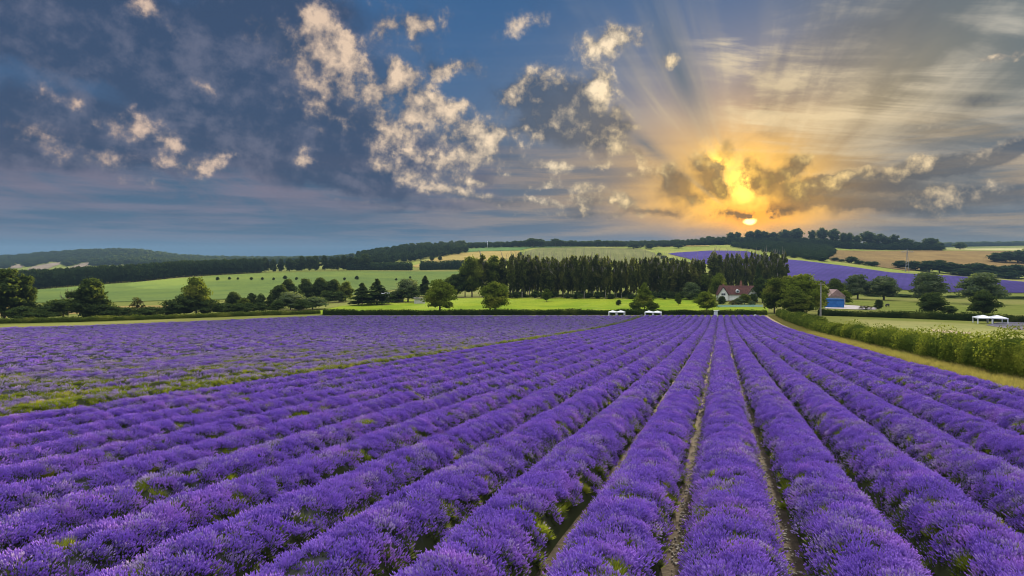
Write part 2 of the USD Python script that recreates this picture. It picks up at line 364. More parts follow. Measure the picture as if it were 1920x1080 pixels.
# ------------------------------------------------------------------ the lie of the land
TAN = (1350 - 960) / F                     # the lavender rows run this way
PITCH = 2.04                               # from row to row, across the picture
PROFILE = np.array([(-60, 0.6), (0, 4.2), (11, 5.23), (19, 5.93), (33, 7.04), (52, 8.55), (75, 10.2), (99, 11.95), (153, 15.6), (200, 18.0), (240, 19.4)])
SLOPES = {
    -400: [(300, 578), (400, 566), (620, 546), (900, 530), (1400, 515), (2000, 500), (2600, 489), (3200, 490), (4300, 489)],
    0: [(300, 578), (400, 563), (620, 543), (900, 528), (1400, 514), (2000, 499), (2600, 487), (3200, 489), (4300, 489)],
    100: [(300, 578), (400, 562), (620, 539), (900, 524), (1400, 511), (2000, 495), (2600, 479), (3200, 484), (4300, 487)],
    190: [(300, 578), (400, 560), (620, 534), (900, 520), (1400, 510), (2000, 492), (2600, 473), (3200, 482), (4300, 487)],
    270: [(300, 577), (400, 558), (620, 531), (900, 517), (1400, 509), (2000, 491), (2600, 474), (3200, 482), (4300, 487)],
    330: [(300, 577), (400, 556), (620, 527), (900, 513), (1400, 507), (2000, 495), (2600, 485), (3200, 486), (4300, 487)],
    480: [(300, 576), (400, 553), (620, 522), (800, 512), (1200, 506), (2000, 497), (2600, 489), (3400, 487), (4300, 487)],
    600: [(300, 575), (400, 551), (620, 520), (800, 509), (1000, 503), (1400, 497), (2000, 491), (3400, 487), (4300, 487)],
    680: [(300, 575), (400, 550), (620, 521), (800, 508.5), (950, 500), (1100, 491), (1300, 483), (1600, 485), (4300, 488)],
    770: [(300, 575), (400, 549), (620, 523), (800, 509), (900, 504), (1000, 496), (1150, 482), (1300, 471), (1500, 469), (1900, 474), (4300, 488)],
    860: [(300, 573), (360, 556), (500, 537), (660, 520), (800, 509), (900, 500), (1000, 490), (1150, 476), (1300, 467), (1450, 464), (1900, 471), (4300, 488)],
    960: [(300, 573), (360, 556), (500, 540), (660, 525), (800, 512), (920, 498), (1050, 483), (1180, 470), (1300, 464), (1400, 462), (1900, 469), (4300, 488)],
    1100: [(300, 573), (360, 557), (500, 542), (660, 526), (800, 511), (920, 495), (1050, 478), (1180, 466), (1280, 462.5), (1400, 462), (1900, 469), (4300, 488)],
    1240: [(300, 573), (360, 558), (500, 544), (660, 528), (800, 512), (920, 497), (1050, 483), (1180, 471), (1280, 465), (1450, 460), (1900, 467), (4300, 488)],
    1350: [(300, 573), (360, 560), (500, 545), (660, 527), (800, 509), (920, 492), (1050, 476), (1150, 467), (1280, 460), (1400, 456), (1900, 465), (4300, 488)],
    1480: [(300, 576), (360, 563), (480, 548), (620, 528), (780, 503), (900, 485), (1050, 474), (1200, 465), (1300, 458), (1400, 455), (1900, 466), (4300, 488)],
    1600: [(300, 579), (360, 566), (480, 550), (620, 530), (780, 508), (880, 497), (1000, 486), (1150, 475), (1300, 468), (1450, 462), (1900, 469), (4300, 488)],
    1750: [(300, 578), (360, 567), (480, 555), (620, 543), (760, 524), (850, 515), (950, 503), (1100, 487), (1300, 470), (1450, 466), (1900, 468), (2600, 463), (3500, 466), (4300, 470)],
    1920: [(300, 579), (360, 569), (480, 558), (600, 549), (760, 533), (850, 524), (950, 515), (1100, 497), (1250, 478), (1400, 470), (1700, 467), (2600, 461), (3500, 466), (4300, 470)],
    2400: [(300, 579), (360, 569), (480, 560), (600, 552), (760, 538), (850, 531), (950, 523), (1100, 505), (1250, 484), (1400, 472), (1700, 467), (2600, 460), (3500, 466), (4300, 470)],
}
from scipy.interpolate import PchipInterpolator, RegularGridInterpolator
from scipy.ndimage import gaussian_filter1d
_near = PchipInterpolator(PROFILE[:, 0], PROFILE[:, 1])
_P = np.arange(-400, 2401, 20)
_L = np.linspace(math.log(200), math.log(4300), 150)
_rows = []
for p in sorted(SLOPES):
    pts = [(200, 602.6), (240, 591.1)] + SLOPES[p]
    _rows.append(PchipInterpolator(np.log([a for a, _ in pts]), [(b - HY) * a / F for a, b in pts])(_L))
_rows = np.array(_rows)
_rows = np.stack([np.interp(_P, sorted(SLOPES), _rows[:, i]) for i in range(len(_L))], 1)
_rows = gaussian_filter1d(_rows, 1.2, axis=0)
_far = RegularGridInterpolator((_P, _L), _rows)


def ground(x, y):
    """Height of the land at x, y (arrays or numbers)."""
    x, y = np.broadcast_arrays(np.asarray(x, float), np.asarray(y, float))
    p = np.clip(960 + F * x / np.maximum(y, 25), -400, 2400)
    drop = np.where(y < 240, _near(np.clip(y, -60, 240)), _far(np.stack([p, np.log(np.clip(y, 200, 4300))], -1)))
    return EYE - drop


def along(px, py, near=9.0, far=4200.0):
    """The point of the land that the photograph shows at px, py: where the line of sight first meets it."""
    d = np.geomspace(near, far, 2400)
    x = (px - 960) / F * d
    gap = (EYE - (py - HY) / F * d) - ground(x, d)
    i = int(np.argmax(gap <= 0)) if (gap <= 0).any() else len(d) - 1
    return np.array([x[i], d[i], float(ground(x[i], d[i]))])


def at_depth(px, d):
    x = (px - 960) / F * d
    return np.array([x, d, float(ground(x, d))])


def row_x(c, y):
    return c * PITCH + TAN * y


# ------------------------------------------------------------------ materials of the land
def two_tone(name, a, b, scale, detail=5.0, rough=1.0, stripes=None, c=None, bump=0.0, lo=.35, hi=.65):
    g = Graph()
    pos = g.add('geometry', 'position')
    col = g.mix(g.step(g.noise(pos, scale, detail, .6), lo, hi), a, b)
    if c is not None:
        col = g.mix(g.step(g.noise(pos, scale * .13, 4.0, .55), .45, .68), col, c)
    if stripes:
        ang, per, amount, tone = stripes
        w = g.add('wave_texture', 'fac', wave_type='bands', bands_direction='x', profile='sine', vector=g.map(pos, rot=(0, 0, ang)), scale=.31416 / per * 2 / 2, distortion=.6, detail=3.0, detail_scale=1.4)
        col = g.mix(g.mul(g.step(w, .3, .8), amount), col, tone)
    kw = {}
    if bump:
        kw['normal'] = g.add('bump', 'normal', height=g.noise(pos, scale * 3, 4.0), strength=.6, distance=bump)
    s = g.add('principled_bsdf', 'BSDF', base_color=col, roughness=rough, specular_ior_level=.15, **kw)
    return g.done('/World/Looks/' + name, surface=s)


def leaf_look(name, a, b, c=None, scale=.35, through=.45):
    """Foliage: tone varies from leaf to leaf and from bough to bough; light passes through the leaves."""
    g = Graph()
    pos = g.add('geometry', 'position')
    rnd = g.add('geometry', 'random_per_island')
    f = g.sum(g.mul(rnd, .55), g.mul(g.noise(pos, scale, 3.0), .55))
    col = g.mix(g.step(f, .30, .80), a, b)
    if c is not None:
        col = g.mix(g.step(g.noise(pos, scale * .4, 3.0), .5, .7), col, c)
    df = g.add('diffuse_bsdf', 'BSDF', color=col)
    tr = g.add('translucent_bsdf', 'BSDF', color=g.mix(.5, col, (.24, .32, .03)))
    return g.done('/World/Looks/' + name, surface=g.add('mix_closure', 'closure', fac=through, closure1=df, closure2=tr))


def plain(name, colour, rough=.7, spec=.3, **kw):
    return usdkit.material(stage, '/World/Looks/' + name, {'p': ('principled_bsdf', {'base_color': colour, 'roughness': rough, 'specular_ior_level': spec, **kw})}, [], surface='p.BSDF')


M = {}
M['pasture'] = two_tone('pasture', (.15, .185, .022), (.21, .225, .036), .09, c=(.25, .235, .055), bump=.05)
M['meadow'] = two_tone('meadow', (.20, .30, .012), (.31, .38, .018), .06, c=(.38, .40, .035), bump=.05)
M['slope'] = two_tone('slope_crop', (.11, .17, .035), (.16, .22, .04), .03, stripes=(.25, 9.0, .4, (.18, .24, .05)), c=(.24, .29, .04))
M['stubble'] = two_tone('stubble', (.27, .195, .045), (.33, .245, .065), .03, stripes=(.9, 14, .3, (.30, .22, .07)))
M['tan'] = two_tone('tan_field', (.17, .105, .030), (.24, .155, .045), .025, stripes=(1.35, 16, .45, (.13, .085, .03)), c=(.14, .09, .03))
M['hay'] = two_tone('cut_hay', (.125, .125, .034), (.16, .155, .048), .02, stripes=(.10, 16, .4, (.105, .115, .03)))
M['dark_crop'] = two_tone('dark_crop', (.07, .13, .03), (.10, .17, .04), .03)
M['far_lavender'] = two_tone('distant_lavender', (.044, .029, .135), (.060, .039, .172), .05, stripes=(.55, 6.0, .35, (.034, .025, .10)))
M['pale_strip'] = two_tone('pale_strip', (.20, .15, .10), (.26, .20, .14), .01)
M['dry_grass'] = two_tone('dry_grass', (.42, .33, .12), (.54, .43, .18), .9, c=(.34, .30, .08), bump=.03)
M['track'] = two_tone('track', (.40, .30, .19), (.50, .39, .26), 1.5, bump=.02)
M['gravel'] = two_tone('gravel', (.52, .46, .42), (.66, .58, .54), .8)
M['dark_soil'] = two_tone('dark_soil', (.11, .10, .12), (.17, .16, .19), .7, bump=.05)
M['soil'] = two_tone('soil', (.034, .026, .020), (.062, .049, .036), 2.2, detail=7.0, c=(.026, .021, .016), bump=.03)
M['wood_floor'] = two_tone('wood_floor', (.03, .045, .02), (.05, .06, .03), .05)

# ------------------------------------------------------------------ the land
ys = np.concatenate([np.linspace(-40, 20, 13), np.geomspace(21, 4200, 190)])
ps = np.linspace(-420, 2420, 260)
gy, gp = np.meshgrid(ys, ps, indexing='ij')
gx = (gp - 960) / F * np.maximum(gy, 45)
gz = ground(gx, gy)
ny, npx = gx.shape
ii, jj = np.meshgrid(np.arange(ny - 1), np.arange(npx - 1), indexing='ij')
quads = np.stack([ii * npx + jj, ii * npx + jj + 1, (ii + 1) * npx + jj + 1, (ii + 1) * npx + jj], -1).reshape(-1, 4)
tag(usdkit.mesh(stage, '/World/terrain', (np.stack([gx, gy, gz], -1).reshape(-1, 3), quads), M['pasture'], smooth=True).GetPrim(), kind='structure')

import shapely
from shapely.geometry import Polygon, LineString


def drape(poly, step, lift):
    """A sheet over the land inside the polygon (x, y in metres)."""
    poly = Polygon(poly).buffer(0)
    x0, y0, x1, y1 = poly.bounds
    xs, ys_ = np.arange(x0, x1 + step, step), np.arange(y0, y1 + step, step)
    cx, cy = np.meshgrid(xs, ys_)
    cells = [shapely.box(a, b, a + step, b + step) for a, b in zip(cx.ravel(), cy.ravel())]
    cells = np.array(cells)
    inside = shapely.contains(poly, cells)
    V, Fc = [], []
    n = 0
    for c in cells[inside]:
        a, b, e, f = c.bounds
        V += [(a, b), (e, b), (e, f), (a, f)]
        Fc += [(n, n + 1, n + 2), (n, n + 2, n + 3)]
        n += 4
    for c in shapely.intersection(poly, cells[shapely.intersects(poly, cells) & ~inside]):
        for q in getattr(c, 'geoms', [c]):
            if q.geom_type != 'Polygon' or q.area < 1e-6:
                continue
            v, f = trimesh.creation.triangulate_polygon(q, engine='earcut')
            V += [tuple(p) for p in v]
            Fc += [tuple(np.array(t) + n) for t in f]
            n += len(v)
    V = np.array(V)
    z = ground(V[:, 0], V[:, 1]) + lift
    m = trimesh.Trimesh(np.column_stack([V, z]), np.array(Fc), process=False)
    m.merge_vertices(digits_vertex=3)
    flip = m.face_normals[:, 2] < 0
    m.faces[flip] = m.faces[flip][:, ::-1]
    return m


def field(name, outline, material, step, lift, near=9.0, kind='structure', label=None):
    pts = [along(*o, near=near) if len(o) == 2 else at_depth(o[0], o[2]) for o in outline]
    return solid(name, drape([p[:2] for p in pts], step, lift), material, kind=kind, label=label, smooth=True)


field('meadow', [(560, 589.5), (640, 574), (760, 563), (870, 559), (1330, 558.5), (1345, 575), (1440, 577), (1440, 589.5)], M['meadow'], 8, .10)
field('crop_field', [(-200, 569), (200, 567), (420, 562), (640, 556), (760, 541), (870, 530), (870, 509.5), (800, 509.6), (620, 509.6), (480, 513), (350, 521), (250, 530), (60, 544), (-200, 552)], M['slope'], 14, .25)
field('stubble_field', [(-150, 594), (60, 594), (120, 590), (200, 587), (320, 581), (440, 577), (440, 571), (300, 573), (180, 575), (60, 575), (-150, 577)], M['stubble'], 6, .12)
field('stubble_field', [(772, 499), (781, 503), (800, 497), (880, 492), (975, 484), (975, 471), (910, 471.5), (860, 475), (810, 486)], M['stubble'], 10, .5, near=600)
field('hay_field', [(978, 500), (1100, 499), (1250, 494), (1248, 487), (1225, 474), (1200, 467), (1090, 465), (1010, 465.5), (984, 472)], M['hay'], 12, .5, near=600)
field('dark_crop_field', [(865, 473), (975, 469.6), (1000, 464.5), (1100, 464), (1000, 463), (900, 465), (868, 468)], M['dark_crop'], 10, .6, near=900)
field('distant_lavender_field', [(1252, 476), (1285, 484), (1330, 497), (1400, 518), (1470, 528), (1540, 534), (1640, 541), (1760, 548), (1930, 550), (2050, 552), (2050, 541), (1920, 529), (1840, 522), (1780, 517), (1670, 511.5), (1570, 497.5), (1480, 487.5), (1440, 482), (1400, 471.5), (1330, 470.5), (1270, 474)], M['far_lavender'], 11, .6, near=480)
field('tan_field', [(1560, 490), (1600, 490), (1655, 502), (1700, 508), (1780, 505), (1930, 513), (2100, 520), (2100, 470.2), (1900, 471.2), (1760, 470.2), (1560, 469), (1545, 480)], M['tan'], 12, .55, near=830)
field('pale_field', [(1225, 462.4), (1330, 462), (1330, 460), (1228, 460.4)], M['stubble'], 12, .6, near=1000)
for o in ([(15, 504), (40, 503), (48, 496), (22, 497)], [(50, 506), (82, 508), (100, 500), (125, 492), (95, 494), (62, 500)], [(112, 508), (150, 505), (165, 500), (173, 491), (150, 495), (128, 503)]):
    field('pale_strip_field', o, M['pale_strip'], 30, 1.2, near=1200)
field('gravel_yard', [(1545, 578.5), (1640, 581), (1652, 578), (1600, 573), (1560, 571)], M['gravel'], 3, .15)
field('dark_soil_patch', [(1848, 610), (1900, 618), (2060, 628), (2060, 605), (1930, 603), (1870, 605)], M['dark_soil'], 2, .08)
field('sandy_patch', [(1738, 620), (1765, 623.5), (1815, 627.5), (1822, 625), (1790, 621), (1752, 618)], M['track'], 2, .08)
# ------------------------------------------------------------------ plants
rng = np.random.default_rng(7)
LOOKS = {
    'dark': leaf_look('dark_leaves', (.034, .054, .018), (.10, .122, .034), through=.35),
    'oak': leaf_look('oak_leaves', (.065, .088, .014), (.16, .185, .030), (.20, .21, .035)),
    'light': leaf_look('light_leaves', (.13, .165, .018), (.29, .31, .032), (.33, .33, .04)),
    'lime': leaf_look('lime_leaves', (.12, .16, .015), (.27, .30, .03)),
    'grey': leaf_look('willow_leaves', (.085, .115, .058), (.19, .22, .11), (.21, .24, .12)),
    'poplar': leaf_look('poplar_leaves', (.070, .078, .022), (.165, .165, .045), (.20, .18, .05)),
    'far': leaf_look('far_leaves', (.022, .042, .022), (.070, .098, .044), scale=.08, through=.3),
    'hedge': leaf_look('hedge_leaves', (.024, .042, .010), (.075, .10, .018), (.09, .11, .022), scale=.5, through=.25),
    'brush': leaf_look('brush_leaves', (.055, .080, .014), (.185, .215, .030), (.28, .30, .04), scale=.7),
    'rust': leaf_look('rusty_leaves', (.05, .03, .02), (.10, .06, .04)),
}
BARK = two_tone('bark', (.09, .075, .055), (.17, .14, .11), 2.0)
PALE_BARK = two_tone('pale_bark', (.22, .19, .15), (.34, .30, .24), 2.0)


def leaf_quads(P, N, size, r, tilt=.9):
    """One four-cornered leaf clump at each point, facing roughly outwards."""
    n = len(P)
    N = N + r.normal(0, tilt, (n, 3))
    N /= np.linalg.norm(N, axis=1, keepdims=True) + 1e-9
    A = np.cross(N, r.normal(0, 1, (n, 3)))
    A /= np.linalg.norm(A, axis=1, keepdims=True) + 1e-9
    Bv = np.cross(N, A)
    s = np.broadcast_to(size, (n,))[:, None] * r.uniform(.55, 1.35, (n, 1))
    a, b = A * s, Bv * s * r.uniform(.5, .9, (n, 1))
    V = np.stack([P - a, P - .15 * a + b, P + a, P + .1 * a - b], 1).reshape(-1, 3)
    i = np.arange(n)[:, None] * 4
    return V, np.vstack([i + [0, 1, 2], i + [0, 2, 3]])


def crown_mesh(seed, lobes, leaves, leaf, aspect, core=.62):
    """Leaves over the shells of many boughs: lobes are (centre, radii). Sizes for a tree one metre tall and one metre wide; aspect = width / height."""
    r = np.random.default_rng(seed)
    C = np.array([c for c, _ in lobes])
    R = np.array([q for _, q in lobes])
    area = (R[:, 0] * R[:, 2])
    k = r.choice(len(C), leaves, p=area / area.sum())
    u = r.normal(0, 1, (leaves, 3))
    u /= np.linalg.norm(u, axis=1, keepdims=True)
    u[:, 2] = np.where(u[:, 2] < -.5, -u[:, 2], u[:, 2])
    P = C[k] + u * R[k] * r.uniform(.72, 1.12, (leaves, 1)) * (1 + .25 * (r.uniform(size=(leaves, 1)) > .93))
    depth = np.min(np.stack([np.linalg.norm((P - c) / q, axis=1) for c, q in lobes], 1) + 9 * (np.arange(len(C))[None] == k[:, None]), 1)
    keep = depth > .62
    V, Fq = leaf_quads(P[keep] * [aspect, aspect, 1], u[keep], leaf, r)
    V = V / [aspect, aspect, 1]
    cores = []
    for c, q in lobes:
        m = trimesh.creation.icosphere(1)
        m.vertices = m.vertices * q * core * (1 + .25 * (noise(m.vertices * 1.7 + c * 9, seed)[:, None] - .5)) + c
        cores.append(m)
    m = trimesh.util.concatenate(cores + [trimesh.Trimesh(V, Fq, process=False)])
    return m


def lobes_round(r, n, lo, hi, spread, size, top=1.0):
    out = []
    for i in range(n):
        z = lo + (hi - lo) * (i + .5) / n
        t = (z - lo) / (hi - lo)
        w = spread * math.sqrt(max(.08, 1 - (2 * t - .85) ** 2)) * r.uniform(.55, 1.0)
        a = i * 2.4 + r.uniform(-.5, .5)
        s = size * r.uniform(.75, 1.25)
        out.append((np.array([w * math.cos(a), w * math.sin(a), z]), np.array([s, s, s * .62])))
    out.append((np.array([0, 0, (lo + hi) / 2]), np.array([spread * .8, spread * .8, (hi - lo) * .42])))
    return out


def trunk_mesh(r, h, rad, limbs=5, reach=.3, aspect=1.0):
    ms = [rod((0, 0, -.02), (r.uniform(-.02, .02), r.uniform(-.02, .02), h), rad, rad * .55, 7)]
    for i in range(limbs):
        z = h * r.uniform(.45, .95)
        a = i * 2.4 + r.uniform(-.4, .4)
        q = reach * r.uniform(.6, 1)
        ms.append(rod((0, 0, z), (q * math.cos(a), q * math.sin(a), z + r.uniform(.12, .35)), rad * .45, rad * .15, 5))
    return join(*ms)


stage.CreateClassPrim('/World/kinds')
KINDS = {}


def kind(name, look, crown, trunk, bark=None):
    root = f'/World/kinds/{name}'
    UsdGeom.Xform.Define(stage, root)
    if trunk is not None:
        usdkit.mesh(stage, root + '/trunk', trunk, bark or BARK)
    if crown is not None:
        usdkit.mesh(stage, root + '/crown', crown, look)
    KINDS.setdefault(name.rsplit('_', 1)[0], []).append(name)


for v in range(3):
    r = np.random.default_rng(100 + v)
    for nm, look in (('round', 'light'), ('oak', 'oak'), ('darkround', 'dark'), ('grey', 'grey')):
        kind(f'{nm}_{v}', LOOKS[look], crown_mesh(10 + v, lobes_round(r, 15, .20, .90, .34, .20), 3200, .030, 1.0), trunk_mesh(r, .5, .030, 5, .3))
    kind(f'shrub_{v}', LOOKS['grey'], crown_mesh(20 + v, lobes_round(r, 11, .14, .82, .34, .22), 1500, .042, 1.4), trunk_mesh(r, .3, .02, 5, .3))
    kind(f'darkshrub_{v}', LOOKS['dark'], crown_mesh(25 + v, lobes_round(r, 11, .12, .82, .34, .22), 1500, .042, 1.4), trunk_mesh(r, .3, .02, 5, .3))
    kind(f'limeshrub_{v}', LOOKS['lime'], crown_mesh(28 + v, lobes_round(r, 11, .2, .82, .34, .22), 1500, .042, 1.0), trunk_mesh(r, .3, .02, 5, .3))
    kind(f'brushshrub_{v}', LOOKS['brush'], crown_mesh(29 + v, lobes_round(r, 12, .12, .80, .36, .20), 2600, .036, 1.2), trunk_mesh(r, .3, .02, 5, .3))
    # tall dark tree with a ragged outline
    lb = lobes_round(r, 17, .10, .93, .34, .17)
    kind(f'ragged_{v}', LOOKS['dark'], crown_mesh(30 + v, lb, 3000, .032, .8), trunk_mesh(r, .7, .028, 7, .3))
    # conifer: whorls that narrow to the top
    lb = []
    for i in range(16):
        t = i / 15
        for q in range(3):
            a = r.uniform(0, 6.28)
            w = .40 * (1 - t) ** .8 * r.uniform(.5, 1)
            lb.append((np.array([w * math.cos(a), w * math.sin(a), .10 + .84 * t]), np.array([.16 * (1 - t) + .05, .16 * (1 - t) + .05, .055])))
    kind(f'conifer_{v}', LOOKS['dark'], crown_mesh(40 + v, lb, 2600, .030, .6), trunk_mesh(r, .9, .02, 0))
    # cone shaped broadleaf
    lb = []
    for i in range(14):
        t = i / 13
        a = i * 2.4
        w = .30 * (1 - t) ** .7
        lb.append((np.array([w * math.cos(a), w * math.sin(a), .16 + .74 * t]), np.array([.24 * (1 - t) + .09, .24 * (1 - t) + .09, .11])))
    kind(f'cone_{v}', LOOKS['light'], crown_mesh(45 + v, lb, 3000, .030, .8), trunk_mesh(r, .6, .025, 4, .2))
    # poplar: a column of upswept boughs, bare below
    lb = []
    for i in range(18):
        t = i / 17
        a = r.uniform(0, 6.28)
        full = .30 + .70 * math.sin(math.pi * min(1, .08 + .80 * t))
        w = .26 * full * r.uniform(.3, 1.1)
        s = .24 * full * r.uniform(.75, 1.2)
        lb.append((np.array([w * math.cos(a), w * math.sin(a), .16 + .76 * t + r.uniform(-.03, .03)]), np.array([s, s, .075])))
    kind(f'poplar_{v}', LOOKS['poplar'], crown_mesh(50 + v, lb, 1500, .022, .25, core=.5), trunk_mesh(r, .93, .05, 8, .25), PALE_BARK)
    # far wood tree
    kind(f'far_{v}', LOOKS['far'], crown_mesh(60 + v, lobes_round(r, 12, .18, .90, .34, .22), 900, .050, 1.0), trunk_mesh(r, .5, .035, 4, .3))
    # crest tree: open crown on a long stem
    kind(f'crest_{v}', LOOKS['far'], crown_mesh(65 + v, lobes_round(r, 10, .42, .92, .34, .19), 1000, .042, 1.0), trunk_mesh(r, .75, .030, 6, .34))
    # scrub with bare stems
    kind(f'rust_{v}', LOOKS['rust'], crown_mesh(70 + v, lobes_round(r, 8, .10, .80, .34, .16), 420, .050, 1.2, core=.3), trunk_mesh(r, .6, .02, 9, .4))
# a dead tree: bare limbs only
r = np.random.default_rng(5)
ms = [rod((0, 0, -.02), (.03, 0, .62), .035, .018)]
for i in range(16):
    z = r.uniform(.3, .62)
    a = r.uniform(0, 6.28)
    e = np.array([.38 * math.cos(a) * r.uniform(.5, 1), .38 * math.sin(a) * r.uniform(.5, 1), z + r.uniform(.15, .38)])
    ms.append(rod((.01, 0, z), e, .014, .006, 5))
    for q in range(3):
        ms.append(rod(e * .7 + np.array([0, 0, z * .3]), e + r.uniform(-.12, .12, 3) + [0, 0, .06], .007, .003, 4))
kind('dead_0', None, None, join(*ms))

counter = {}


def tree(kd, px, base, top, wide, label, name='tree', cat='tree', group=None, d=None, near=9.0):
    """A plant of the given kind that stands where the photograph shows its foot."""
    p = at_depth(px, d) if d else along(px, base, near=near)
    k = p[1] / F
    names = KINDS[kd]
    i = counter[kd] = counter.get(kd, -1) + 1
    h = (HY + (EYE - p[2]) / k - top) * k
    w = wide * k * (1.12 if kd in ('round', 'oak', 'darkround', 'grey') else 1.2)
    o = thing(name, label, cat, (p[0], p[1], p[2] - .02), (i * 137.5) % 360, group, (w, w, h))
    o.GetReferences().AddInternalReference('/World/kinds/' + names[i % len(names)])
    o.SetInstanceable(True)
    return o


def instancer(path, protos, P, which, yaw, scale, kind_=None, axes=None):
    """protos: paths of prims that already stand elsewhere. axes: the direction that becomes each copy's up."""
    pi = UsdGeom.PointInstancer.Define(stage, path)
    pi.CreatePrototypesRel().SetTargets([Sdf.Path(p) for p in protos])
    n = len(P)
    half = yaw / 2
    q = np.stack([np.cos(half), 0 * half, 0 * half, np.sin(half)], 1)
    if axes is not None:
        a = axes / np.linalg.norm(axes, axis=1, keepdims=True)
        t = np.stack([1 + a[:, 2], -a[:, 1], a[:, 0], 0 * a[:, 0]], 1)
        t /= np.linalg.norm(t, axis=1, keepdims=True)
        w1, x1, y1, z1 = t.T
        w2, x2, y2, z2 = q.T
        q = np.stack([w1 * w2 - x1 * x2 - y1 * y2 - z1 * z2, w1 * x2 + x1 * w2 + y1 * z2 - z1 * y2, w1 * y2 - x1 * z2 + y1 * w2 + z1 * x2, w1 * z2 + x1 * y2 - y1 * x2 + z1 * w2], 1)
    s = np.broadcast_to(np.asarray(scale, float).reshape(n, -1), (n, 3))
    pi.CreatePositionsAttr(Vt.Vec3fArray.FromNumpy(np.ascontiguousarray(P, np.float32)))
    pi.CreateProtoIndicesAttr(Vt.IntArray.FromNumpy(np.ascontiguousarray(which, np.int32)))
    pi.CreateOrientationsAttr(Vt.QuathArray([Gf.Quath(float(a), float(b), float(c), float(e)) for a, b, c, e in q]))
    pi.CreateScalesAttr(Vt.Vec3fArray.FromNumpy(np.ascontiguousarray(s, np.float32)))
    if kind_:
        pi.GetPrim().SetCustomDataByKey('kind', kind_)
    return pi


def hedge(name, pts, width, height, look, label, cat='hedge', density=26, leaf=.13, lump=.25, lump_len=3.0, seed=1, group=None):
    """A hedge along a line of ground points: a dense body of twigs inside a coat of leaves."""
    r = np.random.default_rng(seed)
    line = LineString([(p[0], p[1]) for p in pts])
    L = line.length
    n = max(6, int(L / max(.6, width * .5)))
    s = np.linspace(0, L, n)
    c = np.array([line.interpolate(v).coords[0] for v in s])
    t = np.gradient(c, axis=0)
    t /= np.linalg.norm(t, axis=1, keepdims=True)
    side = np.stack([t[:, 1], -t[:, 0]], 1)
    prof = np.array([(-.46, 0), (-.5, .35), (-.46, .72), (-.30, .95), (0, 1.0), (.30, .95), (.46, .72), (.5, .35), (.46, 0)])

    def skin(ss, uu, vv, grow):
        cx, cy = np.interp(ss, s, c[:, 0]), np.interp(ss, s, c[:, 1])
        nx, ny_ = np.interp(ss, s, side[:, 0]), np.interp(ss, s, side[:, 1])
        g = 1 + lump * 2 * (noise(np.stack([ss / lump_len, 0 * ss, 0 * ss + seed], -1), seed) - .5) + lump * 1.2 * (noise(np.stack([ss / lump_len * 2.7, uu * 2, vv * 2], -1), seed + 3) - .5)
        g = g * grow
        X, Y = cx + nx * uu * width * g, cy + ny_ * uu * width * g
        return np.stack([X, Y, ground(X, Y) + vv * height * g], -1)

    S, K = np.meshgrid(s, np.arange(len(prof)), indexing='ij')
    V = skin(S.ravel(), prof[K.ravel(), 0], prof[K.ravel(), 1], .86)
    m = len(prof)
    a, b = np.meshgrid(np.arange(n - 1), np.arange(m - 1), indexing='ij')
    q = np.stack([a * m + b, a * m + b + 1, (a + 1) * m + b + 1, (a + 1) * m + b], -1).reshape(-1, 4)
    caps = np.array([[0, k, k + 1] for k in range(1, m - 1)])
    tri = np.vstack([q[:, [0, 1, 2]], q[:, [0, 2, 3]], caps, caps[:, ::-1] + (n - 1) * m])
    N = int(L * (width + 2 * height) * density)
    ss = r.uniform(0, L, N)
    k = r.uniform(0, m - 1, N)
    uu, vv = np.interp(k, np.arange(m), prof[:, 0]), np.interp(k, np.arange(m), prof[:, 1])
    P = skin(ss, uu, vv, r.uniform(.86, 1.12, N))
    nrm = np.stack([np.interp(ss, s, side[:, 0]) * np.sign(uu) * (np.abs(uu) > .3), np.interp(ss, s, side[:, 1]) * np.sign(uu) * (np.abs(uu) > .3), vv], -1)
    mid = line.interpolate(.5, normalized=True).coords[0]
    at = np.array([mid[0], mid[1], float(ground(*mid))])
    o = thing(name, label, cat, at, 0, group)
    V, P = V - at, P - at
    part(o, 'twigs', trimesh.Trimesh(V, tri, process=False), look)
    part(o, 'leaves', trimesh.Trimesh(*leaf_quads(P, nrm, leaf, r), process=False), look, kind='stuff')
    return o
# ------------------------------------------------------------------ lavender
def flower_look(name, a, b, c):
    g = Graph()
    pos = g.add('geometry', 'position')
    rnd = g.add('geometry', 'random_per_island')
    col = g.mix(rnd, a, b)
    col = g.mix(g.mul(g.step(g.noise(pos, .9, 4.0), .48, .70), .75), col, c)
    df = g.add('diffuse_bsdf', 'BSDF', color=col)
    tr = g.add('translucent_bsdf', 'BSDF', color=col)
    return g.done('/World/Looks/' + name, surface=g.add('mix_closure', 'closure', fac=.3, closure1=df, closure2=tr))


FLOWER = flower_look('lavender_flower', (.34, .20, .70), (.67, .51, .99), (.53, .30, .78))
PALE_FLOWER = flower_look('pale_lavender_flower', (.44, .34, .66), (.66, .55, .86), (.58, .48, .68))
STEM = leaf_look('lavender_stem', (.075, .095, .06), (.17, .19, .12), scale=1.5)
GREEN = leaf_look('lavender_leaf', (.18, .22, .03), (.40, .42, .05), (.42, .40, .07), scale=1.2)
g_ = Graph()
pos_ = g_.add('geometry', 'position')
h_ = g_.add('attribute', 'fac', attribute='bloom')
c_ = g_.mix(g_.step(g_.noise(pos_, 6.0, 5.0), .35, .65), (.045, .052, .035), (.070, .066, .085))
c_ = g_.mix(g_.step(g_.sum(h_, g_.mul(g_.sub(g_.noise(pos_, 2.2, 4.0), .5), .9)), .34, .62), (.034, .040, .020), c_)  # low leaf green, darkened further: shade of the creases put into the colour
MOUND = g_.done('/World/Looks/lavender_bush', surface=g_.add('diffuse_bsdf', 'BSDF', color=c_))


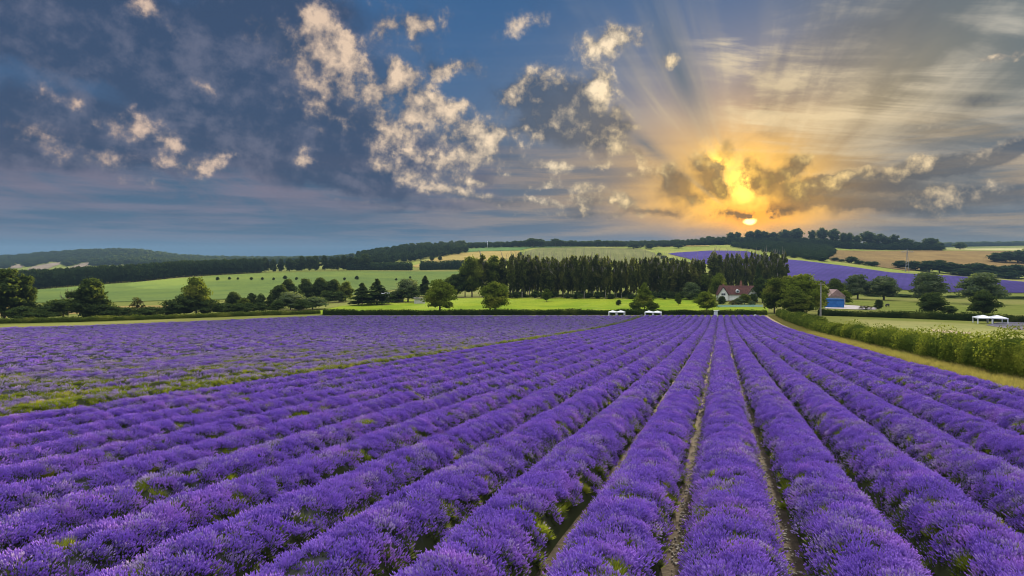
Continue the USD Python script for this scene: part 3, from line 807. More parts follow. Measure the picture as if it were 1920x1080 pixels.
def tuft(seed, n, reach, length, head, hr, bare=0.0):
    """n flower stems that fan out of one root; returns (heads, stems)."""
    r = np.random.default_rng(seed)
    H, S = [], []
    for i in range(n):
        a, q = r.uniform(0, 6.28), math.sqrt(r.uniform())
        tip = np.array([reach * q * math.cos(a) + r.normal(0, .02), reach * q * math.sin(a) + r.normal(0, .02), length * r.uniform(.62, 1.12) * (1 - .25 * q * q)])
        foot = np.array([.35 * tip[0], .35 * tip[1], 0])
        t = tip - foot
        t /= np.linalg.norm(t)
        hl, w = head * r.uniform(.7, 1.25), hr * r.uniform(.75, 1.25)
        b = tip - t * hl
        u = np.cross(t, [1.0, .3, 0])
        u /= np.linalg.norm(u)
        v = np.cross(t, u)
        if r.uniform() >= bare:
            ring = [tip - t * hl * .55 + w * (math.cos(k) * u + math.sin(k) * v) for k in (.4, 2.5, 4.6)]
            V = np.array([b, *ring, tip])
            H.append(trimesh.Trimesh(V, [[0, 2, 1], [0, 3, 2], [0, 1, 3], [4, 1, 2], [4, 2, 3], [4, 3, 1]], process=False))
            sw = hr * .28
        else:
            b, sw = tip, hr * 1.0
        S.append(trimesh.Trimesh(np.array([foot - u * sw, foot + u * sw, b]), [[0, 1, 2]], process=False))
        if i % 2 == 0:
            S.append(trimesh.Trimesh(np.array([foot - v * sw * 1.6, foot + v * sw * 1.6, foot * .3 + b * .7 + u * hr]), [[0, 1, 2]], process=False))
    return (join(*H) if H else None), join(*S)


TUFTS = {}
ROOT = None


def make_tufts(at):
    """The kinds of tuft, defined once below the first row's flowers; every row's flowers refer to them."""
    for lod, (n, reach, length, head, hr) in {'near': (64, .18, .25, .055, .0125), 'mid': (44, .26, .26, .085, .020), 'far': (26, .38, .26, .12, .040)}.items():
        for nm, look, bare, count in (('bloom', FLOWER, .04, 3), ('pale', PALE_FLOWER, .25, 2), ('green', PALE_FLOWER, .94, 2), ('stem', FLOWER, .68, 2)):
            for v in range(count):
                p = f'{at}/{lod}_{nm}_{v}'
                UsdGeom.Xform.Define(stage, p)
                hd, st = tuft(len(TUFTS) * 11 + v * 5 + 3, n, reach, length * (.8 if nm == 'green' else 1), head, hr, bare)
                if hd is not None:
                    usdkit.mesh(stage, p + '/heads', hd, look)
                usdkit.mesh(stage, p + '/stems', st, GREEN if nm == 'green' else STEM)
                TUFTS.setdefault((lod, nm), []).append(p)


ALL_TUFTS = []
HALF, TALL = .76, .74


def mound(c, y, t, grow=1.0):
    """Points of the bush surface of row c at distance y, t from -1 to 1 across."""
    xc = row_x(c + .11 + {1: .0, -1: -.0}.get(c, 0.0), y)
    seed = int(c * 7) % 997
    lump = 1 + .10 * (noise(np.stack([y / 1.15, 0 * y, 0 * y + seed], -1), 3) - .5) + .06 * (noise(np.stack([y / .5, t * 1.4, 0 * y + seed], -1), 5) - .5)
    wob = .09 * (noise(np.stack([y / 2.6, 0 * y, 0 * y + seed], -1), 9) - .5)
    x = xc + wob + HALF * grow * np.sign(t) * np.abs(t) ** .9 * (.75 + .25 * lump)
    z = ground(x, y) + TALL * grow * lump * np.clip(1 - np.abs(t) ** 2.3, 0, 1) ** .75
    return np.stack([x, y + 0 * x, z], -1)


def clip_y(c, far_line):
    """Where row c ends: at the far boundary of the field."""
    y = np.linspace(8, 245, 1200)
    x = row_x(c, y)
    ok = y < np.interp(x, far_line[:, 0], far_line[:, 1])
    seen = (np.abs(x / y) < .767 + 2.2 / y)
    ok &= seen
    return (y[ok].min(), y[ok].max()) if ok.any() else None


far_line = np.array([along(px, py)[:2] for px, py in [(-250, 630), (0, 620.5), (150, 616.5), (300, 610), (480, 601.7), (600, 595.9), (960, 595.6), (1440, 595.6), (1700, 595.4)]])


def lavender_row(c, label, mix, group, width=1.0, name='lavender_row', thin=1.0, cat='lavender row'):
    """mix(y, t, r) gives the chance of (pale, green) tufts along the row."""
    global ALL_TUFTS
    span = clip_y(c, far_line)
    if span is None:
        return
    y0, y1 = span
    r = np.random.default_rng(int(c * 13) % 9973 + 5)
    ys = [y0]
    while ys[-1] < y1:
        ys.append(ys[-1] + max(.22, ys[-1] * .0085))
    ys = np.array(ys)
    tt = np.linspace(-1, 1, 13)
    Y, T = np.meshgrid(ys, tt, indexing='ij')
    V = mound(c, Y.ravel(), T.ravel(), width)
    base = np.array([row_x(c + .11, y0), y0, float(ground(row_x(c + .11, y0), y0))])
    o = thing(name, label, cat, base, 0, group)
    n, m = len(ys), len(tt)
    a, b = np.meshgrid(np.arange(n - 1), np.arange(m - 1), indexing='ij')
    q = np.stack([a * m + b, a * m + b + 1, (a + 1) * m + b + 1, (a + 1) * m + b], -1).reshape(-1, 4)
    p = part(o, 'bushes', (V - base, q), MOUND, smooth=True)
    bloom = np.clip(1 - np.abs(T.ravel()) ** 2.2, 0, 1)
    pale0, green0 = mix(Y.ravel(), T.ravel())
    bloom = np.clip(bloom - .9 * green0 - .25 * pale0, 0, 1)
    UsdGeom.PrimvarsAPI(p).CreatePrimvar('bloom', Sdf.ValueTypeNames.FloatArray, 'vertex').Set(Vt.FloatArray.FromNumpy(bloom.astype(np.float32)))
    P, W, N, SC = [], [], [], []
    fl = f'{o.GetPath()}/flowers'
    if not TUFTS:
        UsdGeom.PointInstancer.Define(stage, fl)
        make_tufts(fl)
        ALL_TUFTS = [p for v in TUFTS.values() for p in v]
    for lod, lo, hi, dens in (('near', 0, 30, 78.0), ('mid', 30, 78, 26.0), ('far', 78, 300, 9.0)):
        lo, hi = max(lo, y0), min(hi, y1)
        if hi <= lo:
            continue
        k = int((hi - lo) * dens * thin * width)
        y = r.uniform(lo, hi, k)
        t = r.uniform(-1, 1, k)
        t = np.sign(t) * np.abs(t) ** .82
        pt = mound(c, y, t, width)
        e = .02
        du = mound(c, y, np.clip(t + e, -1, 1), width) - mound(c, y, np.clip(t - e, -1, 1), width)
        nrm = np.stack([-du[:, 2], 0 * y, du[:, 0]], 1)
        nrm /= np.linalg.norm(nrm, axis=1, keepdims=True) + 1e-9
        ax = nrm * .5 + np.array([0, 0, .75]) + r.normal(0, .13, (k, 3))
        pale, green = mix(y, t)
        u = r.uniform(size=k)
        code = np.where(u < green, 2, np.where(u < green + pale, 1, 0))
        code = np.where((np.abs(t) > .60) & (r.uniform(size=k) < 1.25 * (np.abs(t) - .45)) & (code < 2), 3, code)
        code = np.where((np.abs(t) > .86) & (r.uniform(size=k) < .65), -1, code)  # bare foot: shows the leaf colour darkened for crease shade
        for j, nm in enumerate(('bloom', 'pale', 'green', 'stem')):
            opts = np.array([ALL_TUFTS.index(p) for p in TUFTS[lod, nm]])
            sel = code == j
            P.append(pt[sel] - nrm[sel] * .055)
            N.append(ax[sel])
            W.append(opts[r.integers(0, len(opts), sel.sum())])
            SC.append(r.uniform(.78, 1.2, sel.sum()))
    P, W, N, SC = np.concatenate(P), np.concatenate(W), np.concatenate(N), np.concatenate(SC)
    instancer(fl, ALL_TUFTS, P - base, W, r.uniform(0, 6.28, len(P)), SC, 'stuff', N)
    return o


def patches(x, y, s, seed):
    return noise(np.stack([x / s, y / s, 0 * x + seed], -1), seed)


def mix_main(c):
    def f(y, t):
        p = patches(t * .8 + c * 3.1, y * .9, .40, 21)
        q = patches(t * .8 + c * 1.7, y * .3, 1.3, 22)
        green = np.clip((p - .72) * 5, 0, .8) + .04 * (np.abs(t) > .70) + .03
        return .08 + .2 * (q > .62), green * np.where(y > 60, .45, 1.0)
    return f


def mix_left(c, strength):
    def f(y, t):
        p = patches(t * .5 + c * 3.1, y * .22, .9, 23)
        q = patches(row_x(c, y) * .05, y * .05, 1.0, 27)
        fade = np.clip(1.25 - y / 120, .25, 1)
        return .62 + 0 * y, np.clip((p + .35 * (q - .5) - .56 + strength) * 3.0, 0, .95) * fade
    return f


ORD = ['first', 'second', 'third', 'fourth', 'fifth', 'sixth', 'seventh', 'eighth', 'ninth', 'tenth', 'eleventh', 'twelfth']
lavender_row(0, 'purple lavender row running straight between the two bare stony furrows', mix_main(0), 'rows of the purple lavender field', 1.06)
for k in range(1, 8):
    last = k == 7
    lavender_row(k if not last else 6.93, 'outermost purple lavender row beside the dry grass verge of the hedge' if last else f'purple lavender row, {ORD[k - 1]} to the right of the pair of stony furrows', mix_main(k), 'rows of the purple lavender field', .85 if last else 1.05)
for k in range(1, 13):
    lavender_row(-k, 'purple lavender row bordering the yellow-green row' if k == 12 else f'purple lavender row, {ORD[k - 1]} to the left of the pair of stony furrows', mix_main(-k), 'rows of the purple lavender field', 1.05)
lavender_row(-13, 'yellow-green row almost without flowers between the two lavender fields', lambda y, t: (.30 + 0 * y, .97 + 0 * y - .22 * (patches(t, y * .3, 1.0, 31) > .62)), 'rows of the pale lavender field', 1.2)
for k in range(14, 24):
    lavender_row(-k, f'pale patchy lavender row, {ORD[k - 14]} beyond the yellow-green row', mix_left(-k, .27 - .022 * (k - 14)), 'rows of the pale lavender field', .97, thin=.9)
# the rest of the pale field: rows that run together, one mass
def lavender_mass():
    P, W, SC, YW = [], [], [], []
    meshes = []
    for k in range(24, 100):
        span = clip_y(-k, far_line)
        if span is None:
            continue
        y0, y1 = span
        r = np.random.default_rng(k)
        ys = [y0]
        while ys[-1] < y1:
            ys.append(ys[-1] + max(.5, ys[-1] * .014))
        ys = np.array(ys)
        tt = np.linspace(-1, 1, 7)
        Y, T = np.meshgrid(ys, tt, indexing='ij')
        n, m = len(ys), len(tt)
        a, b = np.meshgrid(np.arange(n - 1), np.arange(m - 1), indexing='ij')
        q = np.stack([a * m + b, a * m + b + 1, (a + 1) * m + b + 1, (a + 1) * m + b], -1).reshape(-1, 4)
        fade = np.clip((1.0 - (Y.ravel() - 60) / 110), 0, 1)
        _, gr = mix_left(-k, -.04)(Y.ravel(), T.ravel())
        meshes.append((mound(-k, Y.ravel(), T.ravel(), .97), q, np.clip(1.0 - np.abs(T.ravel()) ** 2.6 - .5 * gr, 0, 1)))
        cnt = int((y1 - y0) * 5.0)
        y = r.uniform(y0, y1, cnt)
        t = r.uniform(-1, 1, cnt)
        P.append(mound(-k, y, t, .97) - [0, 0, .08])
        pale, green = mix_left(-k, -.06)(y, t)
        u = r.uniform(size=cnt)
        nm = np.where(u < green, 2, np.where(u < green + pale * .8, 1, 0))
        lod = [np.array([ALL_TUFTS.index(p) for p in TUFTS['far', s]]) for s in ('bloom', 'pale', 'green')]
        W.append(np.array([lod[j][r.integers(0, len(lod[j]))] for j in nm]))
        SC.append(r.uniform(.8, 1.2, cnt))
        YW.append(r.uniform(0, 6.28, cnt))
    o = UsdGeom.Xform.Define(stage, '/World/lavender_plants').GetPrim()
    tag(o, 'mass of pale purple lavender plants filling the far side of the field', 'lavender', kind='stuff')
    off = np.cumsum([0] + [len(v) for v, _, _ in meshes])
    p = part(o, 'bushes', (np.vstack([v for v, _, _ in meshes]), np.vstack([q + b for (_, q, _), b in zip(meshes, off)])), MOUND, smooth=True)
    UsdGeom.PrimvarsAPI(p).CreatePrimvar('bloom', Sdf.ValueTypeNames.FloatArray, 'vertex').Set(Vt.FloatArray.FromNumpy(np.concatenate([b for _, _, b in meshes]).astype(np.float32)))
    instancer('/World/lavender_plants/flowers', ALL_TUFTS, np.vstack(P), np.concatenate(W), np.concatenate(YW), np.concatenate(SC), 'stuff')


lavender_mass()

# bare earth under the plants, with flints in the furrows
edge = [(row_x(7.40, y), y) for y in np.linspace(6, float(np.interp(75, far_line[:, 0], far_line[:, 1])), 30)]
back = [(x, y) for x, y in far_line[::-1] if x < edge[-1][0]]
solid('soil', drape(edge + [(edge[-1][0], edge[-1][1])] + back + [(-95, 100), (-30, 6)], 4, .03), M['soil'], kind='structure', smooth=True)
verge = [(row_x(7.46, y), y) for y in np.linspace(9, 236, 40)] + [(row_x(9.9, y), y) for y in np.linspace(238, 9, 40)]
solid('verge', drape(verge, 4, .05), M['dry_grass'], kind='structure', smooth=True)
trk = [(row_x(7.62 + .05 * math.sin(y * .2), y), y) for y in np.linspace(9, 233, 60)] + [(row_x(8.30 + .08 * math.sin(y * .31), y), y) for y in np.linspace(233, 9, 60)]
solid('path', drape(trk, 3, .06), M['track'], kind='structure', smooth=True)
marg = [tuple(v) for v in far_line[:6]] + [(x + .0 + 3.2 * .6, y + 4.2) for x, y in far_line[:6][::-1]]
solid('field_margin', drape(marg, 4, .05), M['dry_grass'], kind='structure', smooth=True)

r = np.random.default_rng(3)
stones = []
for v in range(3):
    m = trimesh.creation.icosphere(1)
    m.vertices *= (1 + .5 * (noise(m.vertices * 1.6 + v * 7, 2)[:, None] - .5)) * [1, .75, .5]
    stones.append(m)
yy, cc = [], []
for c in list(np.arange(-6, 8) - .39):
    k = 800 if abs(c) < .7 else 200
    y = 8 + 52 * r.uniform(size=k) ** 1.6
    yy.append(y)
    cc.append(np.full(k, c) + r.normal(0, .03, k))
yy, cc = np.concatenate(yy), np.concatenate(cc)
xx = row_x(cc, yy)
pr = tag(UsdGeom.PointInstancer.Define(stage, '/World/pebbles').GetPrim(), 'pale flint pebbles scattered along the bare furrows between lavender rows', 'pebbles', kind='stuff')
FL = two_tone('flint', (.11, .095, .08), (.32, .29, .25), 9.0)
for v, m in enumerate(stones):
    usdkit.mesh(stage, f'/World/pebbles/pebble_{v}', m, FL, smooth=True)
instancer('/World/pebbles', [f'/World/pebbles/pebble_{v}' for v in range(3)], np.stack([xx, yy, ground(xx, yy) + .04], 1), r.integers(0, 3, len(xx)), r.uniform(0, 6.28, len(xx)), r.uniform(.008, .026, len(xx)) * (1 + .012 * yy), 'stuff')
# dry grass tufts along the verge and along the far margin
gr = []
for v in range(2):
    rr = np.random.default_rng(v)
    ms = []
    for i in range(30):
        a, q = rr.uniform(0, 6.28), rr.uniform(0, .25)
        f = np.array([q * math.cos(a), q * math.sin(a), 0])
        tp = f * 1.8 + [rr.normal(0, .08), rr.normal(0, .08), rr.uniform(.2, .5)]
        s = np.array([math.sin(a), -math.cos(a), 0]) * .012
        ms.append(trimesh.Trimesh([f - s, f + s, tp], [[0, 1, 2]], process=False))
    gr.append(join(*ms))
STRAW = leaf_look('straw', (.36, .29, .11), (.54, .43, .19), (.30, .28, .09), scale=.6)
y = 9 + 225 * r.uniform(size=9000) ** 1.5
x = row_x(r.uniform(8.25, 9.9, len(y)), y)
i = r.integers(0, 5, 3500)
t = r.uniform(size=3500)
x2 = far_line[i, 0] * (1 - t) + far_line[i + 1, 0] * t + r.uniform(.2, 1.5, 3500)
y2 = far_line[i, 1] * (1 - t) + far_line[i + 1, 1] * t + r.uniform(.6, 4.0, 3500)
X, Yv = np.concatenate([x, x2]), np.concatenate([y, y2])
tag(UsdGeom.PointInstancer.Define(stage, '/World/dry_grass').GetPrim(), 'straw coloured grass growing along the edges of the lavender field', 'grass', kind='stuff')
for v in range(2):
    usdkit.mesh(stage, f'/World/dry_grass/tuft_{v}', gr[v], STRAW)
instancer('/World/dry_grass', [f'/World/dry_grass/tuft_{v}' for v in range(2)], np.stack([X, Yv, ground(X, Yv)], 1), r.integers(0, 2, len(X)), r.uniform(0, 6.28, len(X)), r.uniform(.6, 1.3, len(X)), 'stuff')
NTH = 'first second third fourth fifth sixth seventh eighth ninth tenth eleventh twelfth thirteenth fourteenth fifteenth sixteenth seventeenth eighteenth nineteenth twentieth'.split()
# ------------------------------------------------------------------ hedges
def line_of(pts, step=None):
    return [along(*p) if len(p) == 2 else at_depth(p[0], p[2]) for p in pts]


hedge('hedge', line_of([(606, 591.0), (800, 590.6), (1100, 590.4), (1338, 590.4)]), 2.0, 1.75, LOOKS['hedge'], 'long clipped dark hedge at the far lavender end, behind the paired white canopies', density=16, leaf=.20, lump=.22, lump_len=5.0, seed=1)
hedge('hedge', line_of([(1347, 590.4), (1437, 590.2)]), 2.0, 1.7, LOOKS['hedge'], 'short clipped dark hedge in front of the pale turquoise fence', density=16, leaf=.17, lump=.12, seed=2)
hedge('hedge', line_of([(-190, 613.5), (0, 607.0), (150, 603.5), (300, 598.5), (480, 592.0), (600, 588.6)]), 2.2, 1.45, LOOKS['oak'], 'low green hedge with a straw margin along the left end of the lavender', density=14, leaf=.17, lump=.16, seed=3)
hedge('hedge', line_of([(1535, 591.5), (1700, 597), (1800, 601), (1930, 605), (2080, 610)]), 2.2, 2.05, LOOKS['hedge'], 'clipped dark hedge across the meadow behind the lone pair of canopies', density=18, leaf=.18, lump=.18, lump_len=6.0, seed=4)
# the shrubby hedge along the verge, bush after bush
hy = np.linspace(33, 214, 40)
cut = [(33, 47), (47, 63), (63, 84), (84, 116), (116, 150)]
BUSH = ['big dark shrub with yellow-green top, nearest part of the verge hedge', 'bushy yellow-green stretch of the verge hedge, second from the picture edge', 'bushy olive stretch of the verge hedge level with the sandy patch', 'bushy stretch of the verge hedge just before the utility pole', 'pale flowering stretch of the verge hedge at the foot of the utility pole']
for i, (a, b) in enumerate(cut):
    pts = []
    for y in np.linspace(a + .2, b + .6, 6):
        x = row_x(10.35, y)
        pts.append((x, y))
    hedge('hedge', pts, 3.1, [2.6, 2.4, 2.25, 2.1, 1.9][i], LOOKS['brush'], BUSH[i], density=[60, 50, 40, 30, 22][i], leaf=[.085, .085, .095, .11, .13][i], lump=.27, lump_len=[2.2, 1.8, 2.0, 2.2, 2.5][i], seed=20 + i)
hedge('hedge', [(row_x(10.3, y), y) for y in np.linspace(150, 232, 10)], 3.0, 2.3, LOOKS['brush'], 'trimmed green hedge beside the verge from the leafy trees to the pole', density=20, leaf=.14, lump=.16, seed=30)
hedge('hedge', [(row_x(12.5, y) + .012 * (y - 150), y) for y in np.linspace(168, 226, 8)], 2.4, 2.0, LOOKS['brush'], 'second trimmed green hedge just behind the utility pole', density=20, leaf=.14, lump=.16, seed=31)

# ------------------------------------------------------------------ trees behind the left hedge
tree('ragged', 8, 600, 505, 84, 'tall dark tree at the very edge of the picture beyond the low hedge')
tree('ragged', 46, 599, 516, 44, 'tall dark tree with lighter foliage beside the tallest one at the picture edge')
tree('darkshrub', 42, 602, 572, 56, 'round dark bush at the foot of the two tall dark trees', 'bush', 'bush')
tree('dead', 127, 592, 536, 34, 'leafless dead tree rising above the dark thicket', 'dead_tree')
tree('ragged', 168, 598, 524, 66, 'dark broad tree with ragged side branches above the dark thicket')
tree('darkshrub', 118, 597, 556, 84, 'wide dark thicket below the leafless tree', 'bush', 'bush')
tree('darkshrub', 190, 598, 562, 56, 'dark thicket at the right foot of the ragged dark tree', 'bush', 'bush')
tree('rust', 258, 592, 552, 30, 'thin scrubby tree with see-through crown above low bushes')
tree('darkshrub', 232, 595, 575, 50, 'low dark bush left of the thin scrubby tree', 'bush', 'bush')
tree('darkshrub', 280, 594, 573, 54, 'low dark bush right of the thin scrubby tree', 'bush', 'bush')
tree('darkshrub', 312, 592, 574, 36, 'small dark bush between low bush and big rounded oak', 'bush', 'bush')
tree('oak', 368, 590, 521, 52, 'big rounded oak with dark skirts standing over the left hedge')
tree('darkshrub', 345, 591, 548, 60, 'dark bush under the left side of the big rounded oak', 'bush', 'bush')
tree('darkshrub', 390, 590, 557, 52, 'dark bush under the right side of the big rounded oak', 'bush', 'bush')
tree('darkshrub', 412, 588, 569, 34, 'low dark bush just right of the big rounded oak', 'bush', 'bush')
tree('darkround', 436, 584, 547, 28, 'small dark round tree between the big oak and the row of field trees')
tree('oak', 458, 585, 558, 30, 'small green bushy tree right of the small dark round tree')
tree('darkround', 472, 583, 549, 22, 'narrow dark tree standing before the green slope')
tree('darkshrub', 489, 578, 549, 20, 'small dark tree tucked behind the dark pyramid tree')
tree('conifer', 506, 581, 553, 32, 'short dark pyramid shaped tree left of the grey willows')
tree('darkround', 524, 579, 533, 38, 'dark round tree rising behind the grey willow shrubs')
tree('ragged', 539, 572, 524, 34, 'dark peaked tree behind the grey willow shrubs')
tree('shrub', 545, 581, 545, 54, 'rounded grey-green willow shrub', 'bush', 'bush')
tree('shrub', 586, 580, 556, 62, 'spreading pale willow shrub at the end of the left hedge', 'bush', 'bush')
for x, b, t, w, words in [(424, 587, 566, 34, 'low dark bush between the big oak and the small dark round tree'), (447, 587, 567, 30, 'low dark bush at the foot of the small dark round tree'), (467, 586, 566, 28, 'low bush under the narrow dark tree'), (487, 585, 565, 26, 'low bush left of the dark pyramid tree'), (521, 583, 561, 28, 'low bush right of the dark pyramid tree'), (566, 582, 560, 36, 'low grey bush between the two willow shrubs'), (330, 591, 570, 34, 'low bush at the left foot of the big rounded oak'), (206, 597, 572, 40, 'low bush right of the ragged dark tree'), (78, 600, 578, 36, 'low bush left of the wide dark thicket'), (556, 572, 541, 30, 'dark tree filling the gap behind the rounded willow shrub'), (612, 568, 543, 30, 'dark bush at the front of the tree clump behind the pale willow shrub'), (636, 567, 545, 30, 'dark bush at the right front of the tree clump behind the pale willow shrub')]:
    tree('darkshrub', x, b, t, w, words, 'bush', 'bush')
tree('darkround', 573, 566, 522, 30, 'dark round tree, first of the clump behind the pale willow shrub')
tree('darkround', 600, 565, 520, 34, 'dark round tree, tallest of the clump behind the pale willow shrub')
tree('darkround', 624, 564, 523, 32, 'dark round tree, middle right of the clump behind the pale willow shrub')
tree('oak', 648, 565, 528, 30, 'dark green tree at the right end of the clump behind the pale willow shrub')
tree('conifer', 679, 573, 530, 44, 'dark cone shaped conifer standing on the meadow', near=200)
tree('conifer', 707, 572, 523, 46, 'taller dark conifer beside the cone shaped one on the meadow')
tree('grey', 765, 567, 524, 52, 'grey-green willow behind the meadow beside the white roof')
tree('darkshrub', 742, 567, 543, 40, 'dark bush below the white roof', 'bush', 'bush')
tree('conifer', 797, 556, 517, 30, 'dark pine rising behind the round light tree')
tree('round', 825, 587.5, 525, 60, 'broad light green tree on the dark clipped hedge, left of two')
tree('round', 928, 587.5, 526, 55, 'rounded light green tree on the dark clipped hedge, right of two')
tree('darkround', 856, 558, 514, 40, 'dark tree between the two light green trees')
tree('darkround', 842, 556, 520, 30, 'dark pine-like tree behind the left light green tree')
tree('oak', 885, 557, 482, 44, 'tall massive tree at the left end of the poplar wood')
tree('poplar', 905, 557, 479, 30, 'tall broad poplar second from the left end of the poplar wood')
tree('oak', 925, 556, 479, 42, 'tall massive tree with pale trunk behind the right light green tree')
tree('darkround', 872, 557, 500, 34, 'dark tree filling the left foot of the poplar wood')
tree('poplar', 946, 556, 482, 28, 'tall broad poplar just right of the massive tree with pale trunk')
r = np.random.default_rng(12)
for i, x in enumerate(np.arange(956, 1322, 5.4)):
    top = 482 + 3 * math.sin(x * .05) + r.uniform(-2, 3) + (3 if x > 1150 else 0)
    tree('poplar', x + r.uniform(-1.6, 1.6), 0, top, r.uniform(14, 19) * (1.0 if x < 1130 else .85), 'tall narrow poplar in the long poplar row behind the meadow', 'poplar', group='poplars of the long row', d=352 + r.uniform(-8, 14))
for i, x in enumerate(np.arange(962, 1150, 9.5)):
    tree('poplar', x + r.uniform(-3, 3), 0, 486 + r.uniform(-3, 6), r.uniform(13, 17), 'tall narrow poplar in the long poplar row behind the meadow', 'poplar', group='poplars of the long row', d=376 + r.uniform(-8, 8))
for i, x in enumerate(np.arange(950, 1330, 13.0)):
    tree('darkshrub', x + r.uniform(-3, 3), 0, 549 + r.uniform(-6, 4), 20, 'dark undergrowth bush at the foot of the long poplar row', 'bush', 'bush', group='bushes under the poplar row', d=346 + r.uniform(-3, 10))
for i, x in enumerate([1337, 1345, 1373, 1386, 1398, 1411, 1423, 1436, 1447, 1458, 1469]):
    tree('poplar', x, 0, [473, 477, 476, 480, 477, 473, 479, 474, 473, 477, 476][i], 24 if i < 2 else 14 + 3 * math.sin(i * 2.2), f'slender dark poplar in the group behind the cottage, {NTH[i]} from the left', 'poplar', group='poplars behind the cottage', d=432 + (i % 3) * 6)
for i, x in enumerate(np.arange(1333, 1476, 6.5)):
    tree('poplar', x + 2.5 * math.sin(i * 1.9), 0, 478 + 4 * math.sin(i * 2.3), 13 + 2 * math.sin(i * 1.3), 'slender poplar in the second rank behind the cottage, seen through the first', 'poplar', group='poplars of the second rank behind the cottage', d=462 + (i % 3) * 5)
tree('conifer', 1421, 0, 497, 22, 'green cone shaped tree among the poplars behind the cottage', d=405)

# ------------------------------------------------------------------ trees on and round the meadow and the cottage
tree('cone', 1208, 582, 531, 36, 'light green cone shaped tree standing alone on the meadow edge')
tree('brushshrub', 1192, 584, 562, 22, 'low light bush at the left foot of the cone shaped tree', 'bush', 'bush')
tree('brushshrub', 1222, 584, 563, 22, 'low light bush at the right foot of the cone shaped tree', 'bush', 'bush')
tree('oak', 1272, 573, 550, 13, 'small slim tree right of the cone shaped tree on the meadow')
tree('oak', 1025, 566, 542, 18, 'small round tree in front of the poplar row')
tree('darkshrub', 1160, 573, 561, 11, 'tiny dark shrub alone in the middle of the meadow', 'bush', 'bush')
tree('shrub', 1064, 560, 548, 13, 'small grey bush at the foot of the poplar row', 'bush', 'bush')
tree('grey', 1240, 556, 522, 46, 'grey-green tree in front of the right part of the poplar row')
tree('grey', 1276, 557, 518, 42, 'grey-green tree between the poplar row and the cottage')
tree('grey', 1298, 563, 530, 34, 'rounded grey-green tree left of the cottage')
tree('oak', 1320, 560, 514, 36, 'dark green tree close to the left gable of the cottage')
tree('round', 1347, 0, 511, 34, 'yellow-green round tree behind the left gable of the cottage', d=345)
tree('darkshrub', 1312, 568, 548, 26, 'dark bush below the rounded grey-green tree', 'bush', 'bush')
tree('round', 1325, 585, 547, 42, 'leafy light green tree at the clipped hedge left of the white kiosk')
tree('darkround', 1354, 573, 555, 16, 'round dark shrub in the garden below the left gable', 'bush', 'bush')
tree('shrub', 1384, 572, 558, 22, 'grey garden shrub in the middle of the cottage garden', 'bush', 'bush')
tree('oak', 1396, 571, 551, 26, 'green garden shrub in front of the cottage roof', 'bush', 'bush')
tree('darkround', 1411, 570, 551, 20, 'dark round shrub under the right gable', 'bush', 'bush')
tree('shrub', 1410, 575, 563, 16, 'pale garden bush beside the turquoise fence', 'bush', 'bush')
tree('rust', 1374, 574, 561, 18, 'reddish garden bush beside the turquoise fence', 'bush', 'bush')
tree('darkround', 1430, 568, 521, 40, 'dark round tree behind the right gable of the cottage')
tree('oak', 1452, 588, 522, 46, 'green tree on the left of the big leafy group near the blue shed')
tree('round', 1503, 590, 511, 84, 'largest bright green tree of the leafy group near the blue shed')
tree('oak', 1478, 587, 517, 54, 'bright topped tree in the middle of the leafy group near the blue shed')
tree('oak', 1497, 594, 545, 62, 'dark lower tree in front of the leafy group near the blue shed')
tree('oak', 1536, 584, 527, 34, 'dark green tree at the right edge of the leafy group, next to the blue shed')
tree('oak', 1566, 562, 522, 36, 'mid green tree behind the blue shed')
tree('limeshrub', 1582, 571, 543, 28, 'bright lime green small tree right of the blue shed')
tree('grey', 1608, 561, 515, 50, 'grey-green willow above the gravel yard')
tree('grey', 1657, 563, 518, 56, 'wide grey-green willow right of the gravel yard')
tree('grey', 1742, 567, 512, 68, 'large grey-green willow standing before the purple slope')
tree('grey', 1842, 571, 512, 80, 'largest grey-green willow at the right before the purple slope')
tree('darkround', 1748, 591, 548, 50, 'dark round tree on the grazed meadow')
tree('darkshrub', 1780, 590, 571, 26, 'small dark bush beside the dark round tree on the grazed meadow', 'bush', 'bush')
tree('darkround', 1843, 595, 545, 52, 'dark round tree right behind the lone pair of canopies')
tree('darkround', 1648, 583, 561, 17, 'small dark tree with bare lower stem beside the black cow')
tree('rust', 1624, 581, 572, 36, 'low reddish scrub at the edge of the gravel yard', 'bush', 'bush')
for i, (x, t, w) in enumerate([(1690, 551, 46), (1715, 553, 40), (1790, 553, 40), (1880, 557, 44), (1910, 555, 50), (1640, 549, 40)]):
    tree('darkshrub', x, 0, t, w, f'dark hedge bush along the foot of the purple slope, {NTH[sorted([1690, 1715, 1790, 1880, 1910, 1640]).index(x)]} from the left', 'bush', 'bush', group='hedge bushes below the purple slope', d=440)
# the light small trees dotted on the green slope
DOTS = [(408, 526, 7), (430, 525, 6), (446, 525, 5), (471, 525.5, 6), (492, 525.5, 6), (513, 526, 6), (534, 524.5, 8), (556, 525.5, 6), (646, 526, 6), (669, 525, 8), (743, 526.5, 5), (769, 523, 5)]
for x, y, s in DOTS:
    tree('darkround', x, y, y - s, s, f'tiny round tree in the line on the open green slope, {NTH[sorted(q[0] for q in DOTS).index(x)]} from the left', 'tree', group='tiny trees on the green slope', near=420)

